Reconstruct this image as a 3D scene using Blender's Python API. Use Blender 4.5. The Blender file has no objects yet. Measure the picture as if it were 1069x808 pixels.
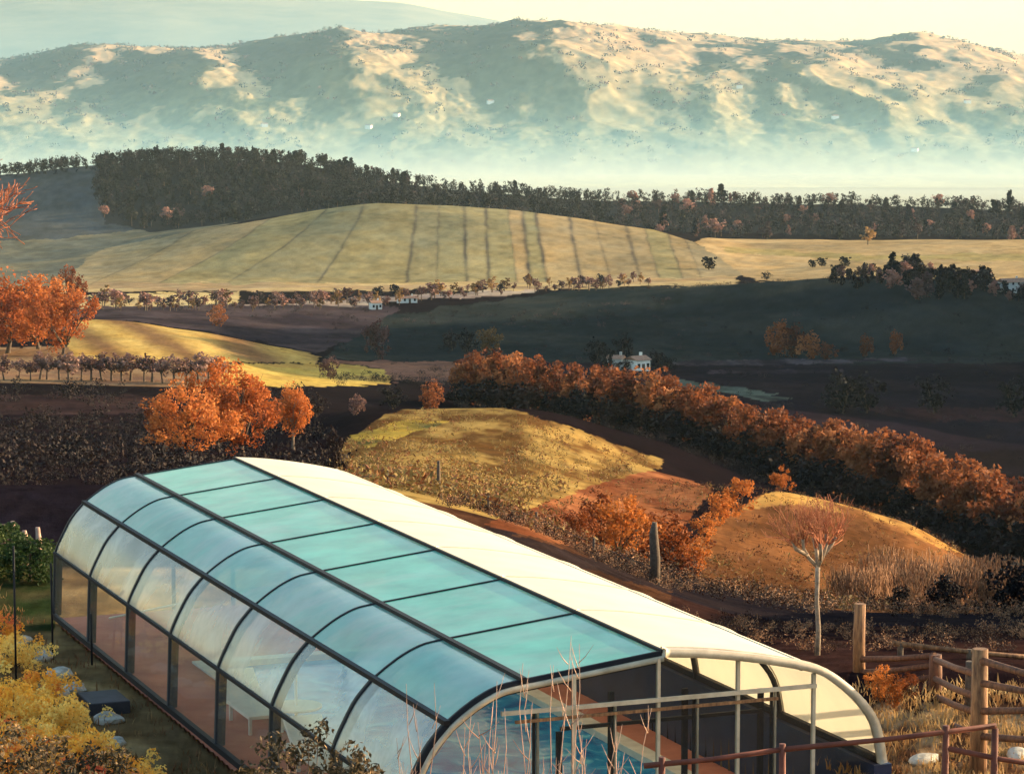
import bpy, math, random
import numpy as np
from mathutils import Vector
rnd = random.Random(7)
npr = np.random.RandomState(7)
S = bpy.context.scene
C = bpy.data.collections.new("Scene"); S.collection.children.link(C)
R = math.radians

# ------------------------------------------------------------------ camera
F = 2950.0; CX, CY, HY = 534.5, 404.0, 75.0
PITCH = math.atan((CY - HY) / F)
cam = bpy.data.cameras.new("camera"); co = bpy.data.objects.new("camera", cam); C.objects.link(co)
cam.sensor_fit = 'HORIZONTAL'; cam.sensor_width = 36.0; cam.lens = 36.0 * F / 1069.0
cam.clip_start = 0.5; cam.clip_end = 60000
co.location = (0, 0, 0); co.rotation_euler = (math.pi / 2 - PITCH, 0, 0)
S.camera = co

# ------------------------------------------------------------------ light
SUN_EL, SUN_AZ = R(13), R(68)          # azimuth to the right of the view axis (+Y)
sd = Vector((math.sin(SUN_AZ) * math.cos(SUN_EL), math.cos(SUN_AZ) * math.cos(SUN_EL), math.sin(SUN_EL)))
sl = bpy.data.lights.new("sun", 'SUN'); sl.energy = 4.6; sl.angle = R(0.6); sl.color = (1.0, 0.77, 0.48)
so = bpy.data.objects.new("sun", sl); C.objects.link(so); so.location = (200, 0, 200)
so.rotation_euler = (-sd).to_track_quat('-Z', 'Y').to_euler()
W = bpy.data.worlds.new("World"); S.world = W; W.use_nodes = True
wn = W.node_tree.nodes; wl = W.node_tree.links
bg = wn['Background']; bg.inputs['Strength'].default_value = 0.15
sky = wn.new('ShaderNodeTexSky'); sky.sky_type = 'NISHITA'; sky.sun_disc = False
sky.sun_elevation = SUN_EL; sky.sun_rotation = SUN_AZ
sky.air_density = 1.0; sky.dust_density = 2.0; sky.ozone_density = 2.0
tcw = wn.new('ShaderNodeTexCoord'); sxw = wn.new('ShaderNodeSeparateXYZ'); wl.new(tcw.outputs['Generated'], sxw.inputs[0])
skr = wn.new('ShaderNodeValToRGB'); skr.color_ramp.elements[0].position = 0.10; skr.color_ramp.elements[0].color = (1.0, 0.80, 0.55, 1)
skr.color_ramp.elements[1].position = 0.6; skr.color_ramp.elements[1].color = (0.60, 0.69, 0.66, 1); wl.new(sxw.outputs[2], skr.inputs[0])
skm = wn.new('ShaderNodeMix'); skm.data_type = 'RGBA'; skm.blend_type = 'MULTIPLY'; skm.inputs[0].default_value = 1
wl.new(sky.outputs[0], skm.inputs[6]); wl.new(skr.outputs[0], skm.inputs[7])
sks = wn.new('ShaderNodeVectorMath'); sks.operation = 'SCALE'; sks.inputs['Scale'].default_value = 1.75; wl.new(skm.outputs[2], sks.inputs[0])
wl.new(sks.outputs[0], bg.inputs[0])
S.view_settings.view_transform = 'Standard'; S.view_settings.look = 'None'
S.view_settings.gamma = 1.0; S.view_settings.use_curve_mapping = False
S.view_settings.exposure = 1.5
S.cycles.max_bounces = 8; S.cycles.transparent_max_bounces = 24; S.cycles.volume_bounces = 0
S.cycles.diffuse_bounces = 2; S.cycles.glossy_bounces = 2; S.cycles.transmission_bounces = 3

# ------------------------------------------------------------------ helpers
def ray(x, y):
    u = (x - CX) / F; v = (CY - y) / F
    return np.array([u, math.cos(PITCH) + math.sin(PITCH) * v, -math.sin(PITCH) + math.cos(PITCH) * v])
def at(x, y, d):
    r = ray(x, y); return r * (d / r[1])
def px(P):
    c = P[1] * math.cos(PITCH) - P[2] * math.sin(PITCH); v = P[1] * math.sin(PITCH) + P[2] * math.cos(PITCH)
    return CX + F * P[0] / c, CY - F * v / c

def tag(o, label=None, cat=None, group=None, kind=None):
    if label: o['label'] = label
    if cat: o['category'] = cat
    if group: o['group'] = group
    if kind: o['kind'] = kind
    return o
def link(name, me, parent=None, loc=None):
    o = bpy.data.objects.new(name, me); C.objects.link(o)
    if parent is not None: o.parent = parent
    if loc is not None: o.location = loc
    return o
def empty(name, loc=(0, 0, 0), rz=0.0):
    o = bpy.data.objects.new(name, None); C.objects.link(o); o.location = loc; o.rotation_euler = (0, 0, rz)
    o.empty_display_size = 0.3
    return o
def copy_tree(o, parent=None):
    c = o.copy(); C.objects.link(c)
    if parent is not None: c.parent = parent
    for ch in [q for q in list(C.objects) if q.parent == o]: copy_tree(ch, c)
    return c

def mesh_np(name, V, Q, mats, midx=None, smooth=False):
    """V (n,3), Q (m,4) quads or (m,3)"""
    me = bpy.data.meshes.new(name)
    V = np.ascontiguousarray(V, dtype=np.float32); Q = np.ascontiguousarray(Q, dtype=np.int32)
    k = Q.shape[1]
    me.vertices.add(len(V)); me.vertices.foreach_set('co', V.ravel())
    me.loops.add(Q.size); me.loops.foreach_set('vertex_index', Q.ravel())
    me.polygons.add(len(Q)); me.polygons.foreach_set('loop_start', np.arange(0, Q.size, k, dtype=np.int32))
    try: me.polygons.foreach_set('loop_total', np.full(len(Q), k, dtype=np.int32))
    except Exception: pass
    for m in mats: me.materials.append(m)
    if midx is not None: me.polygons.foreach_set('material_index', np.asarray(midx, dtype=np.int32))
    if smooth: me.polygons.foreach_set('use_smooth', np.ones(len(Q), dtype=bool))
    me.update(calc_edges=True); me.validate()
    return me

class MB:
    def __init__(s): s.v = []; s.f = []; s.m = []; s.sm = []
    def quad(s, a, b, c, d, mi=0):
        n = len(s.v); s.v += [tuple(a), tuple(b), tuple(c), tuple(d)]; s.f.append((n, n+1, n+2, n+3)); s.m.append(mi); s.sm.append(False)
    def poly(s, pts, mi=0):
        n = len(s.v); s.v += [tuple(p) for p in pts]; s.f.append(tuple(range(n, n+len(pts)))); s.m.append(mi); s.sm.append(False)
    def box(s, o, ax, ay, az, mi=0):
        """o corner/centre; half axes"""
        o = np.array(o, float); ax, ay, az = (np.array(q, float) for q in (ax, ay, az)); n = len(s.v)
        for k in (-1, 1):
            for j in (-1, 1):
                for i in (-1, 1): s.v.append(tuple(o + ax*i + ay*j + az*k))
        for q in ((0,2,3,1),(4,5,7,6),(0,1,5,4),(2,6,7,3),(0,4,6,2),(1,3,7,5)):
            s.f.append(tuple(n+i for i in q)); s.m.append(mi); s.sm.append(False)
    def abox(s, x0, x1, y0, y1, z0, z1, mi=0):
        s.box(((x0+x1)/2, (y0+y1)/2, (z0+z1)/2), ((x1-x0)/2,0,0), (0,(y1-y0)/2,0), (0,0,(z1-z0)/2), mi)
    def bar(s, a, b, w, h, up=(0,0,1), mi=0):
        a = np.array(a, float); b = np.array(b, float); d = b - a; L = np.linalg.norm(d); d /= L
        up = np.array(up, float); x = np.cross(d, up)
        if np.linalg.norm(x) < 1e-4: x = np.cross(d, np.array([1., 0, 0]))
        x /= np.linalg.norm(x); z = np.cross(x, d)
        s.box((a+b)/2, x*w/2, d*L/2, z*h/2, mi)
    def tube(s, pts, rad, n=6, mi=0):
        pts = [np.array(p, float) for p in pts]; base = len(s.v)
        if np.isscalar(rad): rad = [rad]*len(pts)
        pr = None
        for i, p in enumerate(pts):
            t = pts[min(i+1, len(pts)-1)] - pts[max(i-1, 0)]; t /= (np.linalg.norm(t) + 1e-9)
            if pr is None: pr = np.cross(t, [0.3, 0.9, 0.2])
            pr = pr - t*pr.dot(t); pr /= (np.linalg.norm(pr) + 1e-9); b = np.cross(t, pr)
            for k in range(n):
                a = 2*math.pi*k/n; s.v.append(tuple(p + (pr*math.cos(a) + b*math.sin(a))*rad[i]))
        for i in range(len(pts)-1):
            for k in range(n):
                s.f.append((base+i*n+k, base+i*n+(k+1)%n, base+(i+1)*n+(k+1)%n, base+(i+1)*n+k)); s.m.append(mi); s.sm.append(True)
        s.f.append(tuple(base+(len(pts)-1)*n+k for k in range(n))); s.m.append(mi); s.sm.append(False)
        s.f.append(tuple(base+k for k in reversed(range(n)))); s.m.append(mi); s.sm.append(False)
    def mesh(s, name, mats):
        me = bpy.data.meshes.new(name); me.from_pydata(s.v, [], s.f)
        for m in (mats if isinstance(mats, (list, tuple)) else [mats]): me.materials.append(m)
        me.polygons.foreach_set('material_index', s.m); me.polygons.foreach_set('use_smooth', s.sm); me.update()
        return me
    def build(s, name, mats, parent=None, loc=None, bevel=0.0):
        o = link(name, s.mesh(name, mats), parent, loc)
        if bevel:
            b = o.modifiers.new('b', 'BEVEL'); b.width = bevel; b.segments = 2; b.limit_method = 'ANGLE'
        return o

# --- value noise
def _h(ix, iy, seed):
    n = (ix.astype(np.int64)*374761393 + iy.astype(np.int64)*668265263 + seed*1442695041) & 0xFFFFFFFF
    n = ((n ^ (n >> 13))*1274126177) & 0xFFFFFFFF
    n = (n ^ (n >> 16)) & 0xFFFF
    return n/65535.0*2 - 1
def vnoise(x, y, seed=0):
    x = np.asarray(x, float); y = np.asarray(y, float)
    ix = np.floor(x); iy = np.floor(y); fx = x-ix; fy = y-iy
    fx = fx*fx*fx*(fx*(fx*6-15)+10); fy = fy*fy*fy*(fy*(fy*6-15)+10)
    a = _h(ix, iy, seed); b = _h(ix+1, iy, seed); c = _h(ix, iy+1, seed); d = _h(ix+1, iy+1, seed)
    return (a*(1-fx)+b*fx)*(1-fy) + (c*(1-fx)+d*fx)*fy
def fbm(x, y, seed=0, o=4, g=0.5):
    s = 0; a = 1.0; t = 0
    for i in range(o):
        s = s + a*vnoise(x*2**i + i*17.3, y*2**i - i*9.1, seed+i); t += a; a *= g
    return s/t
def herm(xk, yk, x):
    """monotone-ish cubic; yk (...,n) last axis knots, x (m,) -> (...,m)"""
    xk = np.asarray(xk, float); yk = np.asarray(yk, float); x = np.clip(np.asarray(x, float), xk[0], xk[-1])
    h = np.diff(xk); dl = np.diff(yk, axis=-1)/h
    m = np.zeros_like(yk)
    m[..., 1:-1] = np.where(dl[..., :-1]*dl[..., 1:] > 0, 2*dl[..., :-1]*dl[..., 1:]/(dl[..., :-1]+dl[..., 1:]+1e-12), 0)
    m[..., 0] = dl[..., 0]; m[..., -1] = dl[..., -1]
    i = np.clip(np.searchsorted(xk, x, side='right')-1, 0, len(xk)-2); t = (x-xk[i])/h[i]
    return ((1+2*t)*(1-t)**2)*yk[..., i] + (t*(1-t)**2)*h[i]*m[..., i] + (t*t*(3-2*t))*yk[..., i+1] + (t*t*(t-1))*h[i]*m[..., i+1]
def inpoly(x, y, P):
    r = np.zeros(np.broadcast(x, y).shape, bool); n = len(P)
    for i in range(n):
        x1, y1 = P[i]; x2, y2 = P[(i+1) % n]
        if y1 == y2: continue
        c = ((y1 > y) != (y2 > y)) & (x < (x2-x1)*(y-y1)/(y2-y1) + x1)
        r ^= c
    return r

# ------------------------------------------------------------------ materials
def newmat(name):
    m = bpy.data.materials.new(name); m.use_nodes = True
    n = m.node_tree.nodes; l = m.node_tree.links
    return m, n, l, n['Principled BSDF']
def ramp(n, stops):
    r = n.new('ShaderNodeValToRGB'); e = r.color_ramp.elements
    while len(e) < len(stops): e.new(0.5)
    for el, (p, c) in zip(e, stops): el.position = p; el.color = (*c, 1)
    return r
def mat_noise(name, c1, c2, scale=5, rough=0.8, bump=0.0, detail=6, c3=None, metallic=0.0, objrand=False, coord='Object', stretch=None, spec=0.3):
    m, n, l, b = newmat(name)
    tc = n.new('ShaderNodeTexCoord'); nz = n.new('ShaderNodeTexNoise'); nz.inputs['Scale'].default_value = scale
    nz.inputs['Detail'].default_value = detail; nz.inputs['Roughness'].default_value = 0.65
    src = tc.outputs[coord]
    if stretch:
        mp = n.new('ShaderNodeMapping'); mp.inputs['Scale'].default_value = stretch; l.new(src, mp.inputs[0]); src = mp.outputs[0]
    l.new(src, nz.inputs['Vector'])
    st = [(0.32, c1), (0.68, c2)] if c3 is None else [(0.28, c1), (0.5, c2), (0.72, c3)]
    r = ramp(n, st)
    fac = nz.outputs[0]
    if objrand:
        oi = n.new('ShaderNodeObjectInfo'); ad = n.new('ShaderNodeMath'); ad.operation = 'MULTIPLY_ADD'
        ad.inputs[1].default_value = 0.5; l.new(oi.outputs['Random'], ad.inputs[0])
        sb = n.new('ShaderNodeMath'); sb.operation = 'SUBTRACT'; sb.inputs[1].default_value = 0.25
        l.new(fac, sb.inputs[0]); l.new(sb.outputs[0], ad.inputs[2]); fac = ad.outputs[0]
    l.new(fac, r.inputs[0]); l.new(r.outputs[0], b.inputs['Base Color'])
    b.inputs['Roughness'].default_value = rough; b.inputs['Metallic'].default_value = metallic
    b.inputs['Specular IOR Level'].default_value = spec
    if bump:
        bp = n.new('ShaderNodeBump'); bp.inputs['Strength'].default_value = bump; bp.inputs['Distance'].default_value = 0.02
        l.new(nz.outputs[0], bp.inputs['Height']); l.new(bp.outputs[0], b.inputs['Normal'])
    return m
def mat_leaf(name, cols, scale=3.0, trans=0.35, rnd_w=0.5):
    """foliage: colour varies by clump and by plant, some light passes through"""
    m, n, l, b = newmat(name)
    tc = n.new('ShaderNodeTexCoord'); nz = n.new('ShaderNodeTexNoise'); nz.inputs['Scale'].default_value = scale
    nz.inputs['Detail'].default_value = 4; l.new(tc.outputs['Object'], nz.inputs['Vector'])
    oi = n.new('ShaderNodeObjectInfo'); ma = n.new('ShaderNodeMath'); ma.operation = 'MULTIPLY_ADD'
    ma.inputs[1].default_value = rnd_w; l.new(oi.outputs['Random'], ma.inputs[0])
    sb = n.new('ShaderNodeMath'); sb.operation = 'SUBTRACT'; sb.inputs[1].default_value = rnd_w*0.5
    l.new(nz.outputs[0], sb.inputs[0]); l.new(sb.outputs[0], ma.inputs[2])
    k = len(cols); r = ramp(n, [(0.25 + 0.5*i/(k-1), c) for i, c in enumerate(cols)])
    l.new(ma.outputs[0], r.inputs[0])
    l.new(r.outputs[0], b.inputs['Base Color']); b.inputs['Roughness'].default_value = 0.75
    b.inputs['Specular IOR Level'].default_value = 0.15
    tr = n.new('ShaderNodeBsdfTranslucent'); l.new(r.outputs[0], tr.inputs[0])
    mx = n.new('ShaderNodeMixShader'); mx.inputs[0].default_value = trans
    l.new(b.outputs[0], mx.inputs[1]); l.new(tr.outputs[0], mx.inputs[2]); l.new(mx.outputs[0], n['Material Output'].inputs[0])
    return m
M = {}
M['bark'] = mat_noise('bark', (0.05,0.032,0.022), (0.13,0.09,0.06), 14, 0.9, 0.5)
M['pale_bark'] = mat_noise('pale_bark', (0.12,0.08,0.055), (0.33,0.25,0.18), 10, 0.85, 0.4)
M['twig_red'] = mat_noise('red_twigs', (0.24,0.07,0.03), (0.42,0.15,0.07), 6, 0.85)
M['twig_pink'] = mat_noise('pink_twigs', (0.16,0.08,0.055), (0.42,0.27,0.20), 4, 0.8, objrand=True)
M['twig_brown'] = mat_noise('brown_twigs', (0.10,0.045,0.02), (0.27,0.13,0.06), 1.2, 0.85, objrand=True)
M['orange'] = mat_leaf('orange_leaves', [(0.14,0.032,0.012),(0.35,0.09,0.022),(0.50,0.17,0.045)], 2.2)
M['hedge'] = mat_leaf('russet_leaves', [(0.08,0.024,0.012),(0.22,0.068,0.024),(0.40,0.16,0.06)], 0.35)
M['rust'] = mat_leaf('rust_leaves', [(0.14,0.035,0.012),(0.33,0.10,0.02),(0.48,0.17,0.04)], 1.2)
M['purple'] = mat_leaf('bare_purplish_twigs', [(0.09,0.045,0.04),(0.17,0.09,0.075),(0.28,0.16,0.12)], 0.3, 0.2)
M['conifer'] = mat_leaf('dark_needles', [(0.004,0.005,0.007),(0.009,0.011,0.012),(0.024,0.022,0.018)], 0.08, 0.1, 0.7)
M['mixwood'] = mat_leaf('mixed_wood_leaves', [(0.02,0.017,0.02),(0.10,0.055,0.05),(0.32,0.16,0.12)], 0.08, 0.15, 0.9)
M['darkbush'] = mat_leaf('dark_bush_leaves', [(0.004,0.004,0.005),(0.010,0.007,0.008),(0.026,0.014,0.012)], 0.3, 0.15)
M['undershrub'] = mat_leaf('dark_undershrub', [(0.006,0.004,0.005),(0.014,0.008,0.007),(0.045,0.02,0.012)], 0.25, 0.15)
M['hazel'] = mat_leaf('brown_field_tree', [(0.09,0.05,0.02),(0.2,0.11,0.04),(0.33,0.19,0.07)], 0.3, 0.25)
M['yellow'] = mat_leaf('yellow_leaves', [(0.72,0.15,0.06),(0.98,0.50,0.06),(0.99,0.70,0.20)], 2.2, 0.5)
M['evergreen'] = mat_leaf('glossy_dark_leaves', [(0.010,0.009,0.006),(0.035,0.028,0.014),(0.42,0.27,0.14)], 9.0, 0.2, 0.1)
M['greenbush'] = mat_leaf('green_leaves', [(0.010,0.022,0.007),(0.03,0.055,0.014),(0.08,0.10,0.03)], 3, 0.3)
M['wood'] = mat_noise('weathered_wood', (0.06,0.024,0.013), (0.32,0.16,0.07), 3, 0.8, 0.5, stretch=(6,6,1))
M['railwood'] = mat_noise('rail_wood', (0.045,0.018,0.012), (0.19,0.08,0.04), 3, 0.8, 0.5, stretch=(5,5,1))
M['redwood'] = mat_noise('red_brown_wood', (0.07,0.02,0.013), (0.19,0.055,0.032), 3, 0.75, 0.4)
M['paleframe'] = mat_noise('cream_metal', (0.34,0.28,0.20), (0.52,0.44,0.33), 4, 0.55)
M['frame'] = mat_noise('dark_aluminium', (0.008,0.007,0.009), (0.016,0.013,0.015), 3, 0.6, spec=0.15)
M['stone'] = mat_noise('pale_stone', (0.20,0.18,0.14), (0.50,0.46,0.38), 5, 0.9, 0.6)
M['darkbox'] = mat_noise('dark_slate', (0.018,0.017,0.02), (0.04,0.036,0.042), 4, 0.7)
M['navy'] = mat_noise('navy_liner', (0.006,0.012,0.04), (0.014,0.024,0.065), 1.5, 0.6)
M['seam'] = mat_noise('weathered_seam', (0.56,0.50,0.38), (0.66,0.59,0.45), 3, 0.7)
M['white'] = mat_noise('white_plastic', (0.66,0.62,0.55), (0.78,0.75,0.68), 3, 0.5)
M['deck'] = mat_noise('terracotta_paving', (0.34,0.10,0.065), (0.52,0.19,0.12), 1.2, 0.7, 0.2)
M['coping'] = mat_noise('pale_coping', (0.45,0.42,0.38), (0.62,0.60,0.54), 3, 0.7)
M['plaster'] = mat_noise('cream_plaster', (0.70,0.66,0.58), (0.80,0.77,0.70), 0.4, 0.9)
M['greyplaster'] = mat_noise('grey_plaster', (0.30,0.29,0.27), (0.42,0.40,0.37), 0.4, 0.9)
M['rooftile'] = mat_noise('roof_tiles', (0.20,0.10,0.06), (0.34,0.19,0.12), 1.5, 0.85)
M['darkglass'] = mat_noise('window_dark', (0.015,0.017,0.02), (0.03,0.03,0.035), 1, 0.15)
M['straw'] = mat_leaf('straw_grass', [(0.16,0.07,0.03),(0.45,0.28,0.11),(0.68,0.54,0.32)], 1.5, 0.3)

# ------------------------------------------------------------------ terrain
XK = [-900, -300, 0, 100, 200, 300, 400, 535, 670, 800, 935, 1069, 1400, 3400]
TB = {
 15:  [1250]*14,
 24:  [1010,1010,1010,1010,1010,1010,1010,1010,1010,1010,1010,1010,1010,1010],
 33:  [1020,1020,1010,1010,1010,1010,1010,1005,985,960,935,930,930,930],
 38:  [921,921,921,921,921,921,921,915,880,850,838,838,838,838],
 47:  [759,759,759,759,759,759,759,750,715,700,694,694,694,694],
 62:  [594,594,594,594,594,594,594,590,640,655,660,660,660,660],
 75:  [506,506,506,506,507,508,520,548,607,644,652,652,652,652],
 100: [520,520,520,518,516,512,508,543,598,630,640,644,644,644],
 140: [508,508,506,505,504,502,500,532,583,622,632,636,636,636],
 190: [490,490,490,490,491,490,488,508,545,580,612,622,622,622],
 250: [470,470,472,474,478,474,462,476,505,512,542,600,600,600],
 285: [460,460,462,466,472,464,448,455,494,520,552,602,602,602],
 330: [447,447,452,456,464,452,432,432,478,516,552,588,590,590],
 375: [437,437,440,446,452,440,427,426,458,506,536,570,572,572],
 430: [425,425,428,432,438,428,432,434,456,494,520,548,550,550],
 490: [412,412,414,416,420,416,424,431,448,478,504,528,530,530],
 560: [400,400,400,402,404,408,414,422,436,458,480,500,502,502],
 640: [383,383,383,383,386,398,406,412,420,436,454,468,470,470],
 720: [366,366,364,362,368,388,396,400,408,418,430,440,442,442],
 800: [350,350,346,344,352,374,384,388,394,402,408,414,416,416],
 860: [340,340,336,333,345,366,378,380,386,392,396,400,402,402],
 950: [337,337,336,336,348,362,370,372,376,380,382,384,386,386],
 1080:[332,332,330,330,336,348,354,354,358,364,366,366,366,366],
 1250:[322,322,320,318,322,330,336,334,330,324,315,320,322,322],
 1400:[312,312,310,309,310,314,318,316,305,295,288,302,304,304],
 1550:[302,302,302,303,304,303,304,303,300,296,296,300,300,300],
 1750:[294,294,296,297,294,292,292,292,292,291,288,287,287,287],
 2000:[284,284,283,276,262,250,246,252,262,272,269,267,267,267],
 2300:[266,266,262,256,240,226,213,220,238,254,252,251,251,251],
 2500:[236,236,238,240,236,222,216,222,244,250,250,251,251,251],
 2700:[212,212,206,196,194,196,204,215,228,234,236,238,238,238],
 2900:[190,190,182,172,167,170,188,204,210,212,216,220,220,220],
 3250:[225,225,225,225,225,225,228,230,232,234,234,234,234,234],
 3700:[214]*14,
 4300:[196]*14,
}
DK = sorted(TB); LK = np.log(np.array(DK, float)); TA = np.array([TB[d] for d in DK], float)
def enc_mask(X, Y):
    return None
# unseen hill added on the right to cast shade: its height over the ground by distance decides how far its shade reaches
HD = [15, 50, 56, 64, 120, 150, 300, 520, 640, 760, 870, 1300, 1420, 1560, 4300]
HH = [0,  0,  0,  6,  9,   2,  2,   4,   14,  50, 120, 150, 120, 0, 0]
def G(x, d, detail=True):
    """ground point(s) on pixel column x at depth d"""
    x = np.atleast_1d(np.asarray(x, float)); d = np.atleast_1d(np.asarray(d, float))
    rows = herm(XK, TA, x)                      # (nD, nx)
    if d.shape == x.shape and x.size == d.size:
        ld = np.log(d); y = np.array([herm(LK, rows[:, i], ld[i:i+1])[0] for i in range(len(x))]) if len(x) < 4000 else None
    return x, d, y
def to_world(x, y, d):
    u = (x-CX)/F; v = (CY-y)/F; den = math.cos(PITCH)+math.sin(PITCH)*v
    return u/den*d, d+0*x, (-math.sin(PITCH)+math.cos(PITCH)*v)/den*d
def relief(X, Y, Z, x, d):
    amp = np.clip(d/F*1.1, 0.02, 2.2)*np.clip((d-75)/60, 0.15, 1)
    Z = Z + amp*fbm(X/(d*0.03+2), np.log(d)/0.07, 3, 4)*1.6
    H = np.interp(d, HD, HH)
    t = np.clip((x-1120)/420, 0, 1); t = t*t*(3-2*t)
    return Z + H*t*(1+0.12*fbm(X/40, Y/60, 8, 3))
def ground(x, d):
    xx, dd, y = G(x, d)
    X, Y, Z = to_world(xx, y, dd)
    Z = relief(X, Y, Z, xx, dd)
    return np.array([X[0], Y[0], Z[0]])
def ground_at(x, ytarget, d0, d1, n=160):
    """visible ground point on column x whose picture row is nearest ytarget between depths d0..d1"""
    dd = np.exp(np.linspace(math.log(d0), math.log(d1), n)); rows = herm(XK, TA, np.array([float(x)]))[:, 0]
    yy = herm(LK, rows, np.log(dd)); i = int(np.argmin(abs(yy-ytarget)))
    return ground(x, dd[i])

ENC_L = 20.8
vp = ray(-650, 75); EV = np.array([vp[0], vp[1], 0]); EV /= np.linalg.norm(EV); EU = np.array([EV[1], -EV[0], 0.])
RIDGE = at(690, 680, 38.0); ZT = -10.9
def E(u, v, z):    # enclosure frame: across, along, height above the terrace
    p = RIDGE + EU*u + EV*v; return np.array([p[0], p[1], ZT + z])

def build_terrain():
    xs = np.concatenate([np.arange(-900, -60, 24), np.arange(-60, 1131, 1.6), np.arange(1134, 1500, 8), np.arange(1500, 3400, 40)])
    # rows: dense where they spread over the picture
    ds = [15.]
    while ds[-1] < 4300:
        d = ds[-1]
        k = 1.02 if d < 36 else 1.006 if d < 60 else 1.0075 if d < 1600 else 1.0022 if d < 2960 else 1.03
        ds.append(d*k)
    ds = np.array(ds); rows = herm(XK, TA, xs)           # (nD,nx)
    y = herm(LK, rows.T, np.log(ds)).T                    # (nd,nx)
    x2 = np.broadcast_to(xs, y.shape); d2 = np.broadcast_to(ds[:, None], y.shape)
    X, Y, Z = to_world(x2, y, d2)
    Z = relief(X, Y, Z, x2, d2)
    # hollow under the pool house
    rx = X-RIDGE[0]; ry = Y-RIDGE[1]; U = rx*EU[0]+ry*EU[1]; Vv = rx*EV[0]+ry*EV[1]
    ins = (U > -3.7) & (U < 3.3) & (Vv > 0.15) & (Vv < ENC_L-0.15)
    Z = np.where(ins, np.minimum(Z, ZT-1.2), Z)
    # ---- land cover (colours of the land, some with light or shade painted in)
    jx = x2 + 5*fbm(X/(d2*.008), np.log(d2)/.03, 21, 4, .65); jy = y + 3.2*fbm(X/(d2*.008), np.log(d2)/.03, 22, 4, .65)
    col = np.empty(y.shape+(3,)); col[:] = (0.009, 0.0065, 0.008)
    def paint(P, c, d0=0, d1=1e9, c2=None, ns=(6, 6), seed=0, raw=False, thr=0.0, soft=0.5):
        mk = (inpoly(x2, y, P) if raw else inpoly(jx, jy, P)) & (d2 >= d0) & (d2 <= d1)
        c = np.array(c)
        if c2 is None: col[mk] = c
        else:
            t = np.clip((fbm(X/ns[0], Y/ns[1], seed+40, 4, 0.6)-thr)/soft*1.0+0.5, 0, 1)[..., None]
            col[mk] = (c*(1-t)+np.array(c2)*t)[mk]
    B = -1200; E_ = 3600
    # near terrace
    paint([(B,500),(E_,500),(E_,1400),(B,1400)], (0.12,0.075,0.035), 0, 80, (0.26,0.17,0.075), (1.6,1.6), 1)
    paint([(B,440),(330,440),(330,640),(B,640)], (0.010,0.008,0.011), 62, 112)
    paint([(B,560),(58,560),(58,660),(B,660)], (0.022,0.034,0.012), 40, 64, (0.05,0.045,0.02), (1,1), 2)
    paint([(860,690),(E_,690),(E_,900),(860,900)], (0.07,0.035,0.02), 33, 44.5, (0.27,0.185,0.10), (.45,.9), 3, soft=.3)  # dark mottles paint shadows into the straw ground
    # right slope, earth with its shade painted in
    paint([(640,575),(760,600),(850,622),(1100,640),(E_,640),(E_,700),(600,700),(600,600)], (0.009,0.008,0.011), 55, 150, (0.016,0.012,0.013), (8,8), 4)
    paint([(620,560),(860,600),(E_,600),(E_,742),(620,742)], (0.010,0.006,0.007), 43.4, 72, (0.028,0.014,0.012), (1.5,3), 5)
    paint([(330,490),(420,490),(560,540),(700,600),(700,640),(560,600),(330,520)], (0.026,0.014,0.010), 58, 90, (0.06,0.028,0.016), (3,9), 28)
    # golden mound
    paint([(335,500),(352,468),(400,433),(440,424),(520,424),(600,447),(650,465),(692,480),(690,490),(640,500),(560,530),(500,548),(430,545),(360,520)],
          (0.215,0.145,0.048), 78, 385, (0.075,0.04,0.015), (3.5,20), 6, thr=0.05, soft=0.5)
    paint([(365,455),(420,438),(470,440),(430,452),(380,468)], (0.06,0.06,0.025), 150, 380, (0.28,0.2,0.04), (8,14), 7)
    # ploughed brown land between the mounds
    paint([(500,548),(560,528),(640,500),(692,488),(745,508),(720,540),(690,575),(640,580),(560,562)], (0.11,0.038,0.018), 70, 300, (0.20,0.08,0.035), (4,22), 8)
    paint([(470,548),(520,552),(600,578),(700,606),(700,618),(600,590),(500,562)], (0.02,0.014,0.014), 60, 180)
    # second mound
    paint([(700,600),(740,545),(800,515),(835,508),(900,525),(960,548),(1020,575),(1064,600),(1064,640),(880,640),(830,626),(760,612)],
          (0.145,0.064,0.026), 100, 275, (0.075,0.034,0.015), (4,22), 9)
    paint([(770,535),(800,515),(835,508),(900,525),(960,548),(1020,575),(1062,598),(1010,580),(900,540),(830,525)], (0.30,0.18,0.055), 150, 275, (0.13,0.06,0.024), (5,16), 10)  # sunlit rim of the mound, painted as a lighter band
    paint([(395,430),(480,424),(540,427),(604,449),(655,467),(694,482),(740,512),(800,517),(835,508),(900,527),(960,550),(1075,602),(1075,540),(830,470),(700,440),(560,420),(480,410),(395,410)], (0.007,0.005,0.0065), 285, 560)  # shadow of the tree belt on this ground, painted dark
    # left bracken with its shade painted dark, and near field
    paint([(B,400),(330,415),(345,470),(300,500),(B,500)], (0.006,0.005,0.007), 85, 600, (0.012,0.0075,0.009), (14,14), 11)
    paint([(B,412),(160,412),(150,432),(B,436)], (0.030,0.018,0.018), 300, 600, (0.018,0.011,0.012), (16,30), 12)
    paint([(B,362),(90,362),(240,375),(240,405),(B,410)], (0.22,0.14,0.075), 560, 800, (0.14,0.08,0.05), (20,30), 13)
    # left lit ploughed mound with bands
    s = (jx + (jy-333)*-1.9)
    band = 0.5+0.5*np.sin(s*0.085+1.5*fbm(X/30, Y/80, 31, 2))
    mk = inpoly(jx, jy, [(72,352),(82,334),(140,332),(210,345),(335,372),(332,379),(240,379),(120,378),(75,372)]) & (d2 > 640) & (d2 < 905)
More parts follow.
